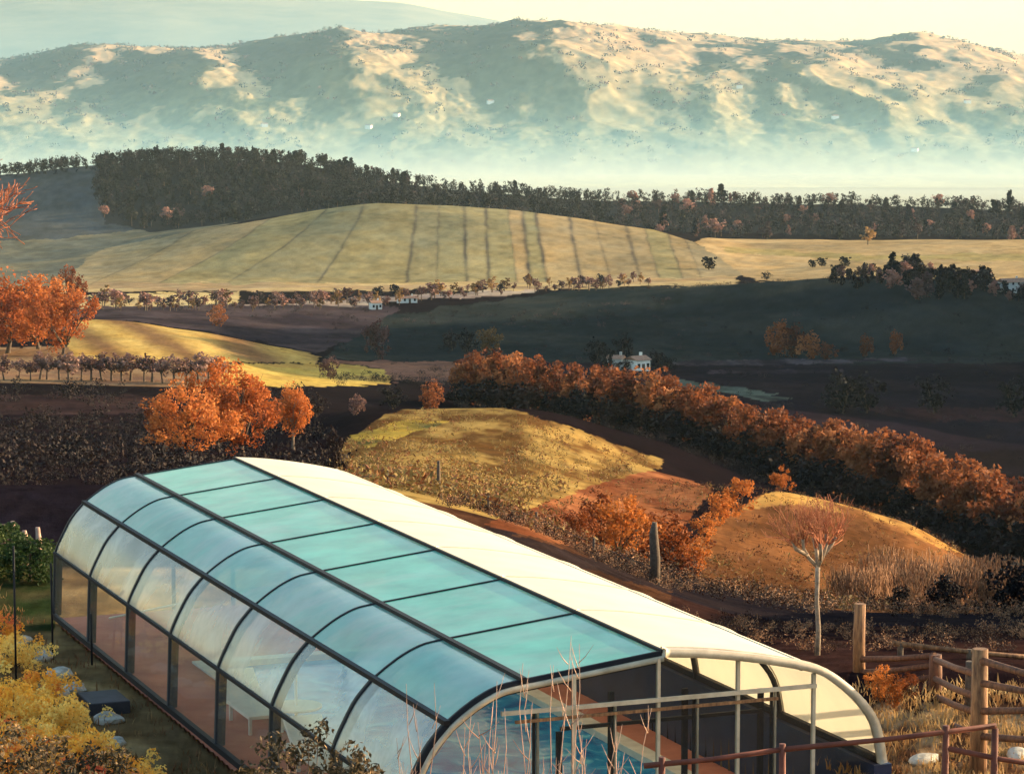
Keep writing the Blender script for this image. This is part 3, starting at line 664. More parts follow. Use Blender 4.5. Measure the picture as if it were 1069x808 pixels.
# -- valley trees and bushes
vt = [tree_meshes('valley%d' % k, 190+k, m_, 'bark', n_cl=34, per=26, leaf=0.042, trunk_h=0.10, rx=0.42, rz=0.46, cr=0.12, limbs=4) for k, m_ in enumerate(['hedge', 'hazel', 'darkbush', 'purple'])]
for (x_, yb, yt, d0, d1, k, w, lab) in [
    (395, 375, 334, 640, 1150, 3, 0.8, 'purplish bare tree standing alone in the dark valley field'),
    (472, 366, 346, 700, 1150, 2, 1.0, 'dark round tree left of the brown tree in the valley'),
    (488, 368, 345, 700, 1150, 2, 1.0, 'dark tree touching the brown tree in the valley'),
    (510, 370, 343, 700, 1150, 1, 1.1, 'brown autumn tree in the valley above the end of the tree belt'),
    (228, 340, 318, 800, 1300, 0, 1.0, 'small pinkish tree behind the banded mound'),
    (812, 372, 336, 800, 1150, 0, 1.0, 'tallest rust tree of the clump sloping down the dark field'),
    (828, 374, 340, 800, 1150, 0, 1.0, 'brown tree in the middle of the clump on the dark field'),
    (846, 375, 348, 800, 1150, 0, 1.1, 'rust tree at the low end of the clump on the dark field'),
    (862, 376, 358, 800, 1150, 0, 1.2, 'small brown bush ending the clump on the dark field'),
    (903, 372, 350, 800, 1150, 0, 0.8, 'small reddish tree alone in the dark field, left of a pair'),
    (934, 370, 346, 800, 1150, 0, 0.7, 'small reddish tree, right one in the dark field'),
    (880, 432, 388, 500, 900, 2, 1.2, 'large dark bush in the valley above the tree belt'),
    (905, 430, 392, 500, 900, 2, 1.2, 'second dark bush close beside the large dark one in the valley'),
    (975, 432, 392, 500, 900, 2, 1.0, 'dark bush standing on the reddish valley field'),
    (1058, 436, 396, 500, 900, 2, 1.0, 'dark bush at the right edge above the tree belt'),
    (372, 440, 412, 340, 520, 3, 1.0, 'small purplish bush left of the golden mound'),
    (330, 436, 412, 340, 520, 2, 1.2, 'dark bush beyond the slender orange tree'),
    (410, 428, 404, 390, 520, 2, 1.2, 'dark bush behind the crest of the golden mound, leftmost'),
    (450, 428, 398, 400, 560, 0, 1.1, 'dull red shrub behind the crest of the golden mound'),
    (345, 396, 372, 560, 800, 3, 1.0, 'purplish bush beside the yellow field'),
    (650, 380, 350, 860, 1050, 2, 0.8, 'dark tree behind the white farmhouse'),
    (622, 382, 354, 860, 1050, 2, 0.9, 'dark tree left of the white farmhouse'),
    (685, 386, 366, 800, 960, 2, 1.2, 'dark bush right of the white farmhouse'),
    (634, 389, 362, 780, 930, 2, 0.7, 'dark bush in front of the grey barn'),
    (697, 388, 372, 780, 930, 2, 1.4, 'low dark bush at the right end of the farmhouse group'),
    (652, 390, 376, 760, 920, 2, 1.2, 'low dark bush between the barn and the white farmhouse'),
    (800, 292, 284, 1300, 1800, 2, 1.4, 'dark bush on the edge of the lit field')]:
    P = ground_at(x_, yb, d0, d1); h = (px(P)[1]-yt)*P[1]/F
    plant_tree('valley_tree' if 'tree' in lab else 'bush', lab, 'tree' if 'tree' in lab else 'bush', None, vt[k], P, h, rnd.uniform(0, 6), w)
# hedgerow of small trees along the valley floor
pt = [solo_mesh('thin%d' % k, 320+k, m_, n_cl=14, per=10, leaf=0.07) for k, m_ in enumerate(['purple', 'mixwood', 'hazel', 'purple'])]
for i in range(120):
    x_ = 95+i*4.85+rnd.uniform(-5, 5); yb = float(np.interp(x_, [130, 260, 400, 530, 680], [322, 322, 318, 304, 297]))+rnd.uniform(-4, 4)
    P = ground_at(x_, yb, 1100, 1700); solo('small_tree', 'thin bare tree in the hedgerow below the striped hill', 'tree', 'thin trees of the hedgerow below the striped hill', pt[i % 4], P, rnd.uniform(3.5, 10), rnd.uniform(0, 6), rnd.uniform(.8, 1.5))
# trees on the hillock at right
ct = [solo_mesh('dark%d' % k, 340+k, m_, conifer=(k == 1), n_cl=30, per=18, leaf=0.055, cz=.5, rz=.46, rx=.3) for k, m_ in enumerate(['darkbush', 'conifer', 'mixwood'])]
for i in range(78):
    x_ = 872+(i % 46)*4.4+rnd.uniform(-3, 3); d0 = float(np.interp(x_, [872, 935, 1000, 1070], [1420, 1400, 1370, 1300]))+rnd.uniform(-35, 25)-(0 if i < 46 else rnd.uniform(30, 110))
    P = ground(x_, d0); solo('hillock_tree', 'dark tree crowding the hillock at the right edge', 'tree', 'dark trees on the hillock', ct[i % 3], P, rnd.uniform(5, 10)*(1.25 if 930 < x_ < 1040 else 0.8), rnd.uniform(0, 6), rnd.uniform(.8, 1.3))
for (x_, yb, h, lab) in [(848, 279, 6, 'small dark bush on the lit field, left of three'), (858, 278, 7, 'small dark bush on the lit field, middle of three'), (882, 279, 8, 'largest dark bush on the lit field, right of three'),
                         (906, 255, 14, 'lone tree at the top edge of the lit field before the wood'), (740, 282, 10, 'pale bush at the foot of the striped hill')]:
    P = ground_at(x_, yb, 1500, 2450); solo('field_bush' if 'bush' in lab else 'lone_tree', lab, 'bush' if 'bush' in lab else 'tree', None, ct[0] if h < 12 else pt[2], P, h, 1.0, 1.4)
# the dark wood along the ridge
fw = [solo_mesh('wood%d' % k, 360+k, m_, conifer=cf, n_cl=24, per=14, leaf=0.065) for k, (m_, cf) in enumerate([('conifer', 1), ('conifer', 1), ('mixwood', 0), ('conifer', 0), ('conifer', 1), ('mixwood', 1)])]
wood_n = 0
def wood_tree(x_, d0, h, m_):
    P = ground(x_, d0); solo('wood_tree', 'dark tree of the wood along the ridge behind the striped hill', 'tree', 'trees of the dark wood on the ridge', m_, P, h, rnd.uniform(0, 6), rnd.uniform(.85, 1.25))
for i in range(165):                                                     # left hill
    x_ = rnd.uniform(104, 424); t = rnd.random()
    dn = float(np.interp(x_, [104, 180, 300, 424], [2560, 2455, 2470, 2450])); d0 = dn + (2900-dn)*t
    wood_tree(x_, d0, rnd.uniform(11, 18), fw[[0, 1, 3, 4, 2, 5][rnd.randrange(5 if t < .5 else 4)]])
for i in range(135):                                                     # line to the right
    x_ = 420+(660)*i/135.+rnd.uniform(-6, 6); t = rnd.random(); dn = 2470
    wood_tree(x_, dn+(2890-dn)*t, rnd.uniform(9, 16)+(8 if x_ > 1020 and t > .5 else 0) + (5 if 690 < x_ < 760 else 0), fw[rnd.choice([0, 1, 5, 2, 5, 2] if x_ > 640 else [0, 1, 3, 4])])
# the rest of that wood, one mass
mats = [M['conifer'], M['mixwood']]
def wood_mass():
    Vs = []; Qs = []; mi = []; n0 = 0
    for i in range(2700):
        if i < 1400:
            x_ = rnd.uniform(-60 if rnd.random() < .36 else 100, 428); dn = float(np.interp(x_, [-60, 90, 104, 180, 300, 424], [2850, 2790, 2560, 2460, 2475, 2455]))
        else: x_ = rnd.uniform(418, 1140); dn = 2475
        d0 = dn+(2905-dn)*rnd.random()**.7; P = ground(x_, d0); h = rnd.uniform(8, 14)
        r = np.random.RandomState(2000+i); k = 11
        cs = np.stack([(r.normal(size=k))*0.11*h, r.normal(size=k)*.11*h, h*(0.2+0.75*r.rand(k))], 1)
        V, Q = leaf_cloud(cs+P, np.full(k, .12*h), 9, .06*h, 4000+i)
        Vs.append(V); Qs.append(Q+n0); n0 += len(V)
        mi += [1 if (r.rand() < (.55 if x_ > 640 else .16)) else 0]*len(Q)
    tag(link('wood', mesh_np('wood', np.vstack(Vs), np.vstack(Qs), mats, mi)), 'dark mass of the wood along the ridge', 'wood', kind='stuff')
wood_mass()

def undergrowth(name, label, spots, mats, seed):
    Vs = []; Qs = []; mi = []; n0 = 0; r = np.random.RandomState(seed)
    for P, h in spots:
        k = 6; cs = np.stack([r.normal(size=k)*.5*h, r.normal(size=k)*.5*h, h*(.1+.6*r.rand(k))], 1)
        V, Q = leaf_cloud(cs+P, np.full(k, .28*h), 26, .055*h, r.randint(1e6)); Vs.append(V); Qs.append(Q+n0); n0 += len(V); mi += [r.randint(len(mats))]*len(Q)
    tag(link(name, mesh_np(name, np.vstack(Vs), np.vstack(Qs), mats, mi)), label, 'scrub', kind='stuff')
U = []
for i in range(420): x_ = rnd.uniform(-40, 335); d = math.exp(rnd.uniform(math.log(120), math.log(520))); U.append((ground(x_, d), rnd.choice([.5, .8, 1.2, 2.6])*rnd.uniform(.7, 1.3)*(d/300)**.5))
for i in range(300):
    x_ = rnd.uniform(480, 1110); d = float(np.interp(x_, hx, hd))-rnd.uniform(6, 60)
    if d > 255: U.append((ground(x_, d), rnd.uniform(.6, 1.8)))
undergrowth('undergrowth', 'dark bracken and scrub on the unlit slopes', U, [M['darkbush'], M['darkbush']], 700)
U = []
for i in range(260):
    x_ = rnd.uniform(640, 1110); y_ = float(np.interp(x_, [640, 760, 850, 1110], [592, 612, 628, 642])); U.append((ground(x_, rnd.uniform(86, 140)), rnd.uniform(.25, .8)))
for i in range(140): U.append((ground(rnd.uniform(470, 720), rnd.uniform(76, 96)), rnd.uniform(.2, .55)))
for i in range(130): U.append((ground(rnd.uniform(700, 1110), rnd.uniform(50, 64)), rnd.uniform(.15, .4)))
undergrowth('scrub', 'brown scrub on the dark slope beyond the terrace', U, [M['undershrub'], M['twig_brown']], 701)
U = []
for i in range(330):
    x_ = rnd.uniform(340, 1110); d = rnd.uniform(600, 1250); U.append((ground(x_, d), rnd.uniform(.6, 2.4)))
for i in range(120):
    a = rnd.random(); U.append((ground(330+a*440, 700+rnd.uniform(-20, 20)), rnd.uniform(.8, 2.6)))
for i in range(160): U.append((ground(rnd.uniform(-30, 700), 1290+rnd.uniform(-90, 60)), rnd.uniform(.8, 3)))
for i in range(90): U.append((ground(rnd.uniform(640, 1110), 1470+rnd.uniform(-25, 25)), rnd.uniform(.8, 2.6)))
undergrowth('hedge_scrub', 'low dark scrub along the edges of the valley fields', U, [M['darkbush'], M['undershrub'], M['mixwood']], 702)

def grass_mass(name, label, poly, d0, d1, n, mats, hmin, hmax, seed):
    Vs = []; Qs = []; mi = []; n0 = 0; r = np.random.RandomState(seed); k = 0; xs_ = [p[0] for p in poly]; ys_ = [p[1] for p in poly]
    while k < n:
        x_ = r.uniform(min(xs_), max(xs_)); d = math.exp(r.uniform(math.log(d0), math.log(d1))); xx, dd, y_ = G(x_, d)
        if not inpoly(np.array([x_]), np.array([y_[0]]), poly)[0]: continue
        if fbm(np.array([x_/34.]), np.array([math.log(d)/.09]), seed, 3)[0] < r.uniform(-.45, .35): continue
        P = ground(x_, d); h = r.uniform(hmin, hmax); k += 1
        V, Q = leaf_cloud(np.array([[0, 0, h*.4]])+P, np.array([h*.55]), 9, h*.22, r.randint(1e6), 0, .3); Vs.append(V); Qs.append(Q+n0); n0 += len(V); mi += [r.randint(len(mats))]*len(Q)
    tag(link(name, mesh_np(name, np.vstack(Vs), np.vstack(Qs), mats, mi)), label, 'grass', kind='stuff')
M['roughgrass'] = mat_leaf('rough_grass', [(0.07,0.042,0.014),(0.18,0.12,0.04),(0.28,0.20,0.07)], .3, .2)
M['bracken'] = mat_leaf('bracken', [(0.05,0.018,0.009),(0.14,0.052,0.02),(0.26,0.12,0.04)], .3, .2)
grass_mass('rough_grass', 'rough olive and straw grass on the golden mound', [(345,490),(360,465),(410,436),(450,428),(520,428),(600,452),(690,485),(640,500),(500,545),(400,530)], 90, 350, 2600, [M['roughgrass'], M['bracken'], M['roughgrass']], .25, .8, 31)
grass_mass('bracken', 'brown bracken on the second mound and the ground before it', [(520,545),(690,490),(745,510),(835,510),(960,550),(1060,600),(1050,635),(880,638),(700,600)], 85, 262, 2300, [M['bracken'], M['bracken'], M['roughgrass']], .2, .65, 32)

# -- bare branching plants
def branch(mb, p, d, L, r0, depth, rr, spread=0.55, n=(2, 3), sides=4, up=0.15, minr=0.003):
    seg = 3; pts = [np.array(p)]; dv = np.array(d, float)
    for i in range(seg):
        dv = dv + rr.normal(size=3)*0.13 + np.array([0, 0, up*0.5]); dv /= np.linalg.norm(dv); pts.append(pts[-1]+dv*L/seg)
    mb.tube(pts, [max(minr, r0*(1-0.45*i/seg)) for i in range(seg+1)], sides if depth > 1 else 3)
    if depth <= 0: return
    for k in range(rr.randint(n[0], n[1]+1)):
        q = pts[-1] if k == 0 else pts[rr.randint(1, seg+1)]
        e = rr.normal(size=3); e -= dv*e.dot(dv); e /= np.linalg.norm(e); nd = dv+e*spread*(0.7+0.6*rr.rand()); nd[2] += up; nd /= np.linalg.norm(nd)
        branch(mb, q, nd, L*(0.62+0.2*rr.rand()), r0*0.58, depth-1, rr, spread, n, sides, up, minr)
# pollarded tree behind the pool house
P = ground(853, 50.0); h = (px(P)[1]-516)*50/F; t = empty('bare_tree', P); tag(t, 'bare pollarded tree with a pale thin trunk behind the pool house end', 'tree')
s_ = h/3.1; mb = MB(); rr = np.random.RandomState(5)
fork = np.array([-0.01, 0, 1.78])*s_
mb.tube([(0, 0, -.1), (0.02*s_, 0, .5*s_), (-0.02*s_, 0, 1.1*s_), fork], [.062*s_, .05*s_, .043*s_, .05*s_], 10); mb.build('trunk', M['pale_bark'], t)
mb = MB(); tips = []
for a in ([(0, 0, -.03), (-.17, .05, .14), (-.27, .02, .32), (-.30, 0, .52)], [(0, 0, -.03), (.1, -.06, .22), (.17, -.02, .42), (.16, .04, .62)], [(.1, -.05, .22), (.26, .12, .36), (.36, .12, .55)], [(-.2, .04, .2), (-.44, -.08, .34), (-.5, -.1, .5)], [(0, 0, 0), (0, .25, .25), (-.05, .36, .5)], [(0.05, 0, .1), (.03, -.28, .3), (0, -.4, .5)]):
    q = [fork+np.array(k)*s_ for k in a]; mb.tube(q, [.046*s_, .04*s_, .033*s_, .034*s_][:len(q)], 7); tips += [q[-1], q[-2]]
mb.build('limb', M['pale_bark'], t)
mb = MB()
for q in tips:
    for k in range(5): 
        d = rr.normal(size=3)*0.75+np.array([0, 0, 1.1])+ (q-fork)/np.linalg.norm(q-fork)*0.6; d /= np.linalg.norm(d)
        branch(mb, q, d, .38*s_, .015, 2, rr, .6, (2, 3), 4, .18, .0045)
mb.build('twigs', M['twig_red'], t)
# orange-twigged tree whose branches reach in at the left edge
P = ground(-44, 150); t = empty('bare_tree', P); tag(t, 'orange-twigged bare tree reaching in at the left edge before the wood', 'tree')
H = (px(P)[1]-160)*150/F; mb = MB(); mb.tube([(0, 0, -.2), (.1, 0, H*.4), (0, 0, H*.74)], [.22, .17, .12], 8); mb.build('trunk', M['bark'], t)
mb = MB(); rr = np.random.RandomState(9)
for k in range(46):
    a = rr.rand()*6.28; branch(mb, (0, 0, H*(.74+.1*rr.rand())), (math.cos(a)*1.2, math.sin(a)*1.2, .05+.5*rr.rand()), 1.9, .05, 3, rr, .6, (2, 3), 4, .05, .022)
mb.build('crown', M['twig_red'], t)
# dry thicket at the foot of the second mound
tm = []
for k in range(4):
    mb = MB(); rr = np.random.RandomState(20+k)
    for j in range(16): branch(mb, (rr.normal()*.22, rr.normal()*.22, 0), (rr.normal()*.22, rr.normal()*.22, 1), .42, .012, 2, rr, .35, (2, 3), 3, .35, .007)
    tm.append(mb.mesh('thicket%d' % k, M['twig_brown']))
for i in range(34):
    x_ = 872+i*6.3+rnd.uniform(-5, 5); d0 = rnd.uniform(118, 168); P = ground(x_, d0); hp_ = float(np.interp(x_, [870, 930, 1000, 1070], [34, 58, 60, 52]))*rnd.uniform(.75, 1.15)
    o = link('dry_bush', tm[i % 4], None, P); s_ = hp_*d0/F/1.05; o.scale = (s_, s_, s_); o.rotation_euler = (0, 0, rnd.uniform(0, 6))
    tag(o, 'tall dry brown bush in the thicket below the brown mound', 'bush', 'dry bushes below the brown mound')
db = [solo_mesh('nearbush%d' % k, 380+k, 'darkbush', n_cl=44, per=34, leaf=0.035, cz=.46, rz=.46, rx=.36) for k in range(2)]
for i, (x_, d0, hp_) in enumerate([(988, 112, 44), (1062, 108, 66), (1030, 120, 38), (940, 116, 30)]):
    P = ground(x_, d0); solo('dark_bush', ['small dark bush before the dry thicket', 'tall dark bush at the right edge before the dry thicket', 'dark bush between two others before the dry thicket', 'low dark bush, leftmost before the dry thicket'][i], 'bush', None, db[i % 2], P, hp_*d0/F, i, 1.0)

# ------------------------------------------------------------------ buildings
def house(name, label, x_, yb, d0, d1, w, dep, h, rz, wallm='plaster', storeys=1, nwin=3, roof_h=None):
    P = ground_at(x_, yb, d0, d1); e = empty(name, P, rz); tag(e, label, 'house')
    mb = MB(); mb.abox(-w/2, w/2, -dep/2, dep/2, -1.5, h); mb.build('wall', M[wallm], e)
    rh = roof_h or dep*.22; o = .4; mb = MB()
    a = [(-w/2-o, -dep/2-o, h+.01), (w/2+o, -dep/2-o, h+.01), (w/2+o, dep/2+o, h+.01), (-w/2-o, dep/2+o, h+.01), (-w/2-o, 0, h+rh), (w/2+o, 0, h+rh)]
    for q in ((0, 1, 5, 4), (2, 3, 4, 5), (0, 4, 3), (1, 2, 5), (3, 2, 1, 0)): mb.poly([a[i] for i in q])
    rf = mb.build('roof', M['rooftile'], e)
    mb = MB(); mb.abox(w*.22, w*.22+.7, .3, 1.0, h+rh*.3, h+rh+.9); mb.build('chimney', M[wallm], rf)
    for s in range(storeys):
        for i in range(nwin):
            cx = -w/2+w*(i+.5)/nwin; z0 = 1.0+s*2.9
            if s == 0 and i == nwin//2:
                mb = MB(); mb.abox(cx-.55, cx+.55, -dep/2-.06, -dep/2+.05, 0, 2.2); mb.build('door', M['bark'], e)
            else:
                mb = MB(); mb.abox(cx-.5, cx+.5, -dep/2-.05, -dep/2+.05, z0, z0+1.3); mb.build('window', M['darkglass'], e)
    return e
house('farmhouse', 'white gabled farmhouse among dark trees in the valley', 666, 387, 800, 960, 5.2, 5.4, 3.3, R(35), 'plaster', 1, 3)
house('barn', 'grey barn joined to the left side of the white farmhouse', 643, 386, 800, 990, 4.4, 4.6, 3.4, R(-15), 'greyplaster', 1, 2)
house('house', 'cream house low on the hillock at the right edge', 1056, 306, 1230, 1390, 12, 8, 5, R(20), 'plaster', 2, 4)
house('house', 'pinkish house among trees on top of the hillock', 1022, 290, 1330, 1440, 10, 8, 6, R(30), 'plaster', 2, 3)
house('house', 'small white house in the hedgerow below the striped hill', 392, 323, 1180, 1420, 5, 5, 3.2, R(20), 'plaster', 1, 3)
house('house', 'long pale shed by the hedgerow below the striped hill', 425, 317, 1180, 1500, 10, 5, 2.4, R(5), 'plaster', 1, 4)
def far_ground(x_, y_):
    ds = np.linspace(4300, 6400, 500); xx = np.full(ds.shape, float(x_)); yy = far_y(xx, ds)-far_h(xx, ds); i = int(np.argmin(abs(yy-y_)))
    X, Y, Z = to_world(xx[i:i+1], yy[i:i+1], ds[i:i+1]); return np.array([X[0], Y[0], Z[0]])
for (x_, y_, lab) in [(276, 132, 'pale far house on the hazy slope, leftmost of the far houses'), (385, 134, 'pale far house in the haze at the middle of the hills'), (414, 122, 'pale far house above the fog left of the golden slopes'),
                      (512, 108, 'pale far farmhouse high on the hazy slope'), (772, 92, 'pale far farmhouse on the bright right slope'), (872, 124, 'pale far house low in the haze on the right'), (955, 158, 'pale far house at the edge of the fog on the right'), (1010, 108, 'pale far house near the right end of the hills')]:
    P = far_ground(x_, y_); e = empty('far_house', P, rnd.uniform(-.5, .5)); tag(e, lab, 'house'); e.scale = (.8,)*3
    mb = MB(); mb.abox(-7, 7, -5, 5, -3, 6); mb.build('wall', M['plaster'], e)
    mb = MB(); a = [(-7.5, -5.5, 6.01), (7.5, -5.5, 6.01), (7.5, 5.5, 6.01), (-7.5, 5.5, 6.01), (-7.5, 0, 8.4), (7.5, 0, 8.4)]
    for q in ((0, 1, 5, 4), (2, 3, 4, 5), (0, 4, 3), (1, 2, 5), (3, 2, 1, 0)): mb.poly([a[i] for i in q])
    mb.build('roof', M['rooftile'], e)

# ------------------------------------------------------------------ pool house
def pane_mat(name, col, alpha, diff=0.6, rough=0.12, trans=0.5, ior=1.45, mottled=0.12, cloud_refl=0.0):
    """thin polycarbonate: clear part, milky part (reflects and lets light through), sheen"""
    m, n, l, b = newmat(name); n.remove(b); out = n['Material Output']
    tc = n.new('ShaderNodeTexCoord'); nz = n.new('ShaderNodeTexNoise'); nz.inputs['Scale'].default_value = 1.3; nz.inputs['Detail'].default_value = 5
    l.new(tc.outputs['Object'], nz.inputs['Vector'])
    rm = ramp(n, [(0.3, tuple(c*(1-mottled) for c in col)), (0.7, tuple(min(1, c*(1+mottled)) for c in col))]); l.new(nz.outputs[0], rm.inputs[0])
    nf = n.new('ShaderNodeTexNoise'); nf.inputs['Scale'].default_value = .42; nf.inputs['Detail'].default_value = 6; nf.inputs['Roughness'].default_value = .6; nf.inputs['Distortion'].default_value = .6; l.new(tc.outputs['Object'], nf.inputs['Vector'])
    ff = ramp(n, [(.42, (0, 0, 0)), (.68, (cloud_refl, cloud_refl, cloud_refl))]); l.new(nf.outputs[0], ff.inputs[0])  # pale patches paint cloud reflections into the pane colour
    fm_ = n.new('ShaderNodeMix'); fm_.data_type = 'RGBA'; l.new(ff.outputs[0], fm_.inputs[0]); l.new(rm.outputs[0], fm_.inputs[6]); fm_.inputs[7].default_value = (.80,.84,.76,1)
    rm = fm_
    df = n.new('ShaderNodeBsdfDiffuse'); tl = n.new('ShaderNodeBsdfTranslucent'); l.new(fm_.outputs[2], df.inputs[0]); l.new(fm_.outputs[2], tl.inputs[0])
    m1 = n.new('ShaderNodeMixShader'); m1.inputs[0].default_value = trans; l.new(df.outputs[0], m1.inputs[1]); l.new(tl.outputs[0], m1.inputs[2])
    tp = n.new('ShaderNodeBsdfTransparent'); tp.inputs[0].default_value = (*(0.75+0.25*c for c in col), 1)
    m2 = n.new('ShaderNodeMixShader'); m2.inputs[0].default_value = alpha; l.new(m1.outputs[0], m2.inputs[1]); l.new(tp.outputs[0], m2.inputs[2])
    if ior < 1.1: l.new(m2.outputs[0], out.inputs[0]); return m      # matt milky sheet
    if cloud_refl > 0.3:                                    # the painted reflections also hide what is behind
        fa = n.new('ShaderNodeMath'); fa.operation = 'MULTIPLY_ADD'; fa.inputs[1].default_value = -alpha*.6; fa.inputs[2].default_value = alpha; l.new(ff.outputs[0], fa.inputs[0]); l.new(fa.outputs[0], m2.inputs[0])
    gl = n.new('ShaderNodeBsdfGlossy'); gl.inputs['Roughness'].default_value = rough
    fr = n.new('ShaderNodeFresnel'); fr.inputs['IOR'].default_value = ior
    bp = n.new('ShaderNodeBump'); bp.inputs['Strength'].default_value = 0.12; bp.inputs['Distance'].default_value = 0.03; l.new(nz.outputs[0], bp.inputs['Height'])
    l.new(bp.outputs[0], gl.inputs['Normal'])
    m3 = n.new('ShaderNodeMixShader'); l.new(fr.outputs[0], m3.inputs[0]); l.new(m2.outputs[0], m3.inputs[1]); l.new(gl.outputs[0], m3.inputs[2])
    l.new(m3.outputs[0], out.inputs[0]); return m
MP = {'roof': pane_mat('skylit_aqua_panel', (0.19,0.76,0.54), 0.10, trans=0.55, ior=1.25, mottled=.22, cloud_refl=.35), 'upper': pane_mat('skylit_aqua_curved_panel', (0.28,0.72,0.55), 0.26, trans=0.5, ior=1.5, mottled=.2, cloud_refl=.6),  # aqua and cream tints mostly paint in sky light and sun on like panes
      'side': pane_mat('clear_curved_panel', (0.70,0.82,0.75), 0.78, trans=0.4, ior=1.45, mottled=.25, rough=0.06, cloud_refl=.9), 'low': pane_mat('clear_side_panel', (0.75,0.74,0.70), 0.93, trans=0.3, rough=0.05, ior=1.3),
      'white': pane_mat('sunlit_cream_panel', (0.78,0.70,0.53), 0.03, trans=0.25, mottled=0.06, ior=1.015, rough=0.5), 'end': pane_mat('clear_end_panel', (0.8,0.82,0.8), 0.985, trans=0.2, rough=0.03, ior=1.35)}
def onplane(x, y):
    r = ray(x, y); t = RIDGE.dot(EV)/r.dot(EV); q = r*t-RIDGE; return q.dot(EU), q[2]+RIDGE[2]-ZT
ZR = RIDGE[2]-ZT
def chain(pts): return [np.array(onplane(*q)) for q in pts]
LROWS = [chain([(690,680),(545,710)]), chain([(545,710),(521,716),(500,727),(481,741),(465,755)]), chain([(465,755),(446,779),(432,806),(424,824),(420,836)]), [np.array(onplane(420,836)), np.array([onplane(420,836)[0]-.05, 0.06])]]
RROWS = [chain([(690,680),(740,681.5),(800,688)]), chain([(800,688),(850,698),(875,713)]), chain([(875,713),(896,733),(910,756),(917,794)])]
RB = RROWS[2][-1]      # right foot
ph = empty('pool_house', E(0, 0, 0)); tag(ph, 'long arched pool enclosure of dark ribs with aqua panels and a cream far slope', 'pool enclosure')
PHO = np.array(ph.location)
def EL(u, v, z): return E(u, v, z)-PHO
NB = 7
VB = [ENC_L*i/NB for i in range(NB+1)]
lprof = [LROWS[0][0]]+[p for r in LROWS for p in r[1:]]; rprof = [RROWS[0][0]]+[p for r in RROWS for p in r[1:]]
def strip(prof, v0, v1, mat, name, off=0.0, sub=1):
    mb = MB()
    P = [np.array(p) for p in prof]; N = []
    for i in range(len(P)):
        t = P[min(i+1, len(P)-1)]-P[max(i-1, 0)]; t /= np.linalg.norm(t); nrm = np.array([-t[1], t[0]])
        if nrm.dot(np.array([P[i][0], 0.6])) < 0: nrm = -nrm
        N.append(nrm)
    P = [p+n_*off for p, n_ in zip(P, N)]
    V = []; Q = []
    for p in P: V += [EL(p[0], v0, p[1]), EL(p[0], v1, p[1])]
    for i in range(len(P)-1): Q.append((2*i, 2*i+1, 2*i+3, 2*i+2))
    return link(name, mesh_np(name, np.array(V), np.array(Q), [mat], smooth=True), ph)
def refine(prof, n=4):
    prof = [np.array(p) for p in prof]
    if len(prof) < 3: return prof
    s = np.concatenate([[0], np.cumsum([np.linalg.norm(prof[i+1]-prof[i]) for i in range(len(prof)-1)])])
    A = np.array(prof).T; ss = np.linspace(0, s[-1], (len(prof)-1)*n+1); sp_ = []
    # Catmull-Rom through the points
    for q in ss:
        i = min(max(int(np.searchsorted(s, q)-1), 0), len(prof)-2); t = (q-s[i])/(s[i+1]-s[i])
        p0 = prof[max(i-1, 0)]; p1 = prof[i]; p2 = prof[i+1]; p3 = prof[min(i+2, len(prof)-1)]
        sp_.append(.5*((2*p1)+(-p0+p2)*t+(2*p0-5*p1+4*p2-p3)*t*t+(-p0+3*p1-3*p2+p3)*t**3))
    return sp_
for i in range(NB):
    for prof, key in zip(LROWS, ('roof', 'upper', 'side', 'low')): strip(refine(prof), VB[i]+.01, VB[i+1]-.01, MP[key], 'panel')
RALL = refine(rprof, 5); nr = len(RALL)
for i in range(NB):
    strip(RALL[:nr//2+1], VB[i]+.008, VB[i+1]-.008, MP['white'], 'sunlit_cream_pane', 0.045)
    strip(RALL[nr//2:], VB[i]+.008, VB[i+1]-.008, MP['white'], 'sunlit_cream_pane', 0.045)
def rib(prof, v, w, dep, mat, name, off=0.0):
    P = [np.array(p) for p in prof]; V = []; Q = []
    for i, p in enumerate(P):
        t = P[min(i+1, len(P)-1)]-P[max(i-1, 0)]; t /= np.linalg.norm(t); nrm = np.array([-t[1], t[0]])
        if nrm.dot(np.array([p[0], 0.6])) < 0: nrm = -nrm
        a = p+nrm*(off+.012); b = p-nrm*(dep-off)
        V += [EL(a[0], v-w/2, a[1]), EL(a[0], v+w/2, a[1]), EL(b[0], v+w/2, b[1]), EL(b[0], v-w/2, b[1])]
    for i in range(len(P)-1):
        for k in range(4): Q.append((4*i+k, 4*i+(k+1) % 4, 4*i+4+(k+1) % 4, 4*i+4+k))
    Q.append((0, 1, 2, 3)); k = 4*(len(P)-1); Q.append((k+3, k+2, k+1, k))
    return link(name, mesh_np(name, np.array(V), np.array(Q), [mat]), ph)
LALL = [LROWS[0][0]]+refine(LROWS[0])[1:]+refine(LROWS[1])[1:]+refine(LROWS[2])[1:]+LROWS[3][1:]
LSIDE = refine(LROWS[2])+LROWS[3][1:]
for v in VB: rib(LSIDE, v, .115, .13, M['frame'], 'rib', .004)
for i, v in enumerate(VB):
    rib(LALL, v, .07, .15, M['frame'], 'rib'); rib(RALL, v, .05, .06, M['paleframe'] if i == 0 else M['frame'], 'rib', 0.0 if i else 0.06)
rib(RALL, -.10, .12, .10, M['paleframe'], 'front_arch', .05)
rib(refine(LROWS[0])+refine(LROWS[1])[1:]+refine(LROWS[2])[1:]+LROWS[3][1:], -.06, .05, .06, M['paleframe'], 'front_arch', -.06)
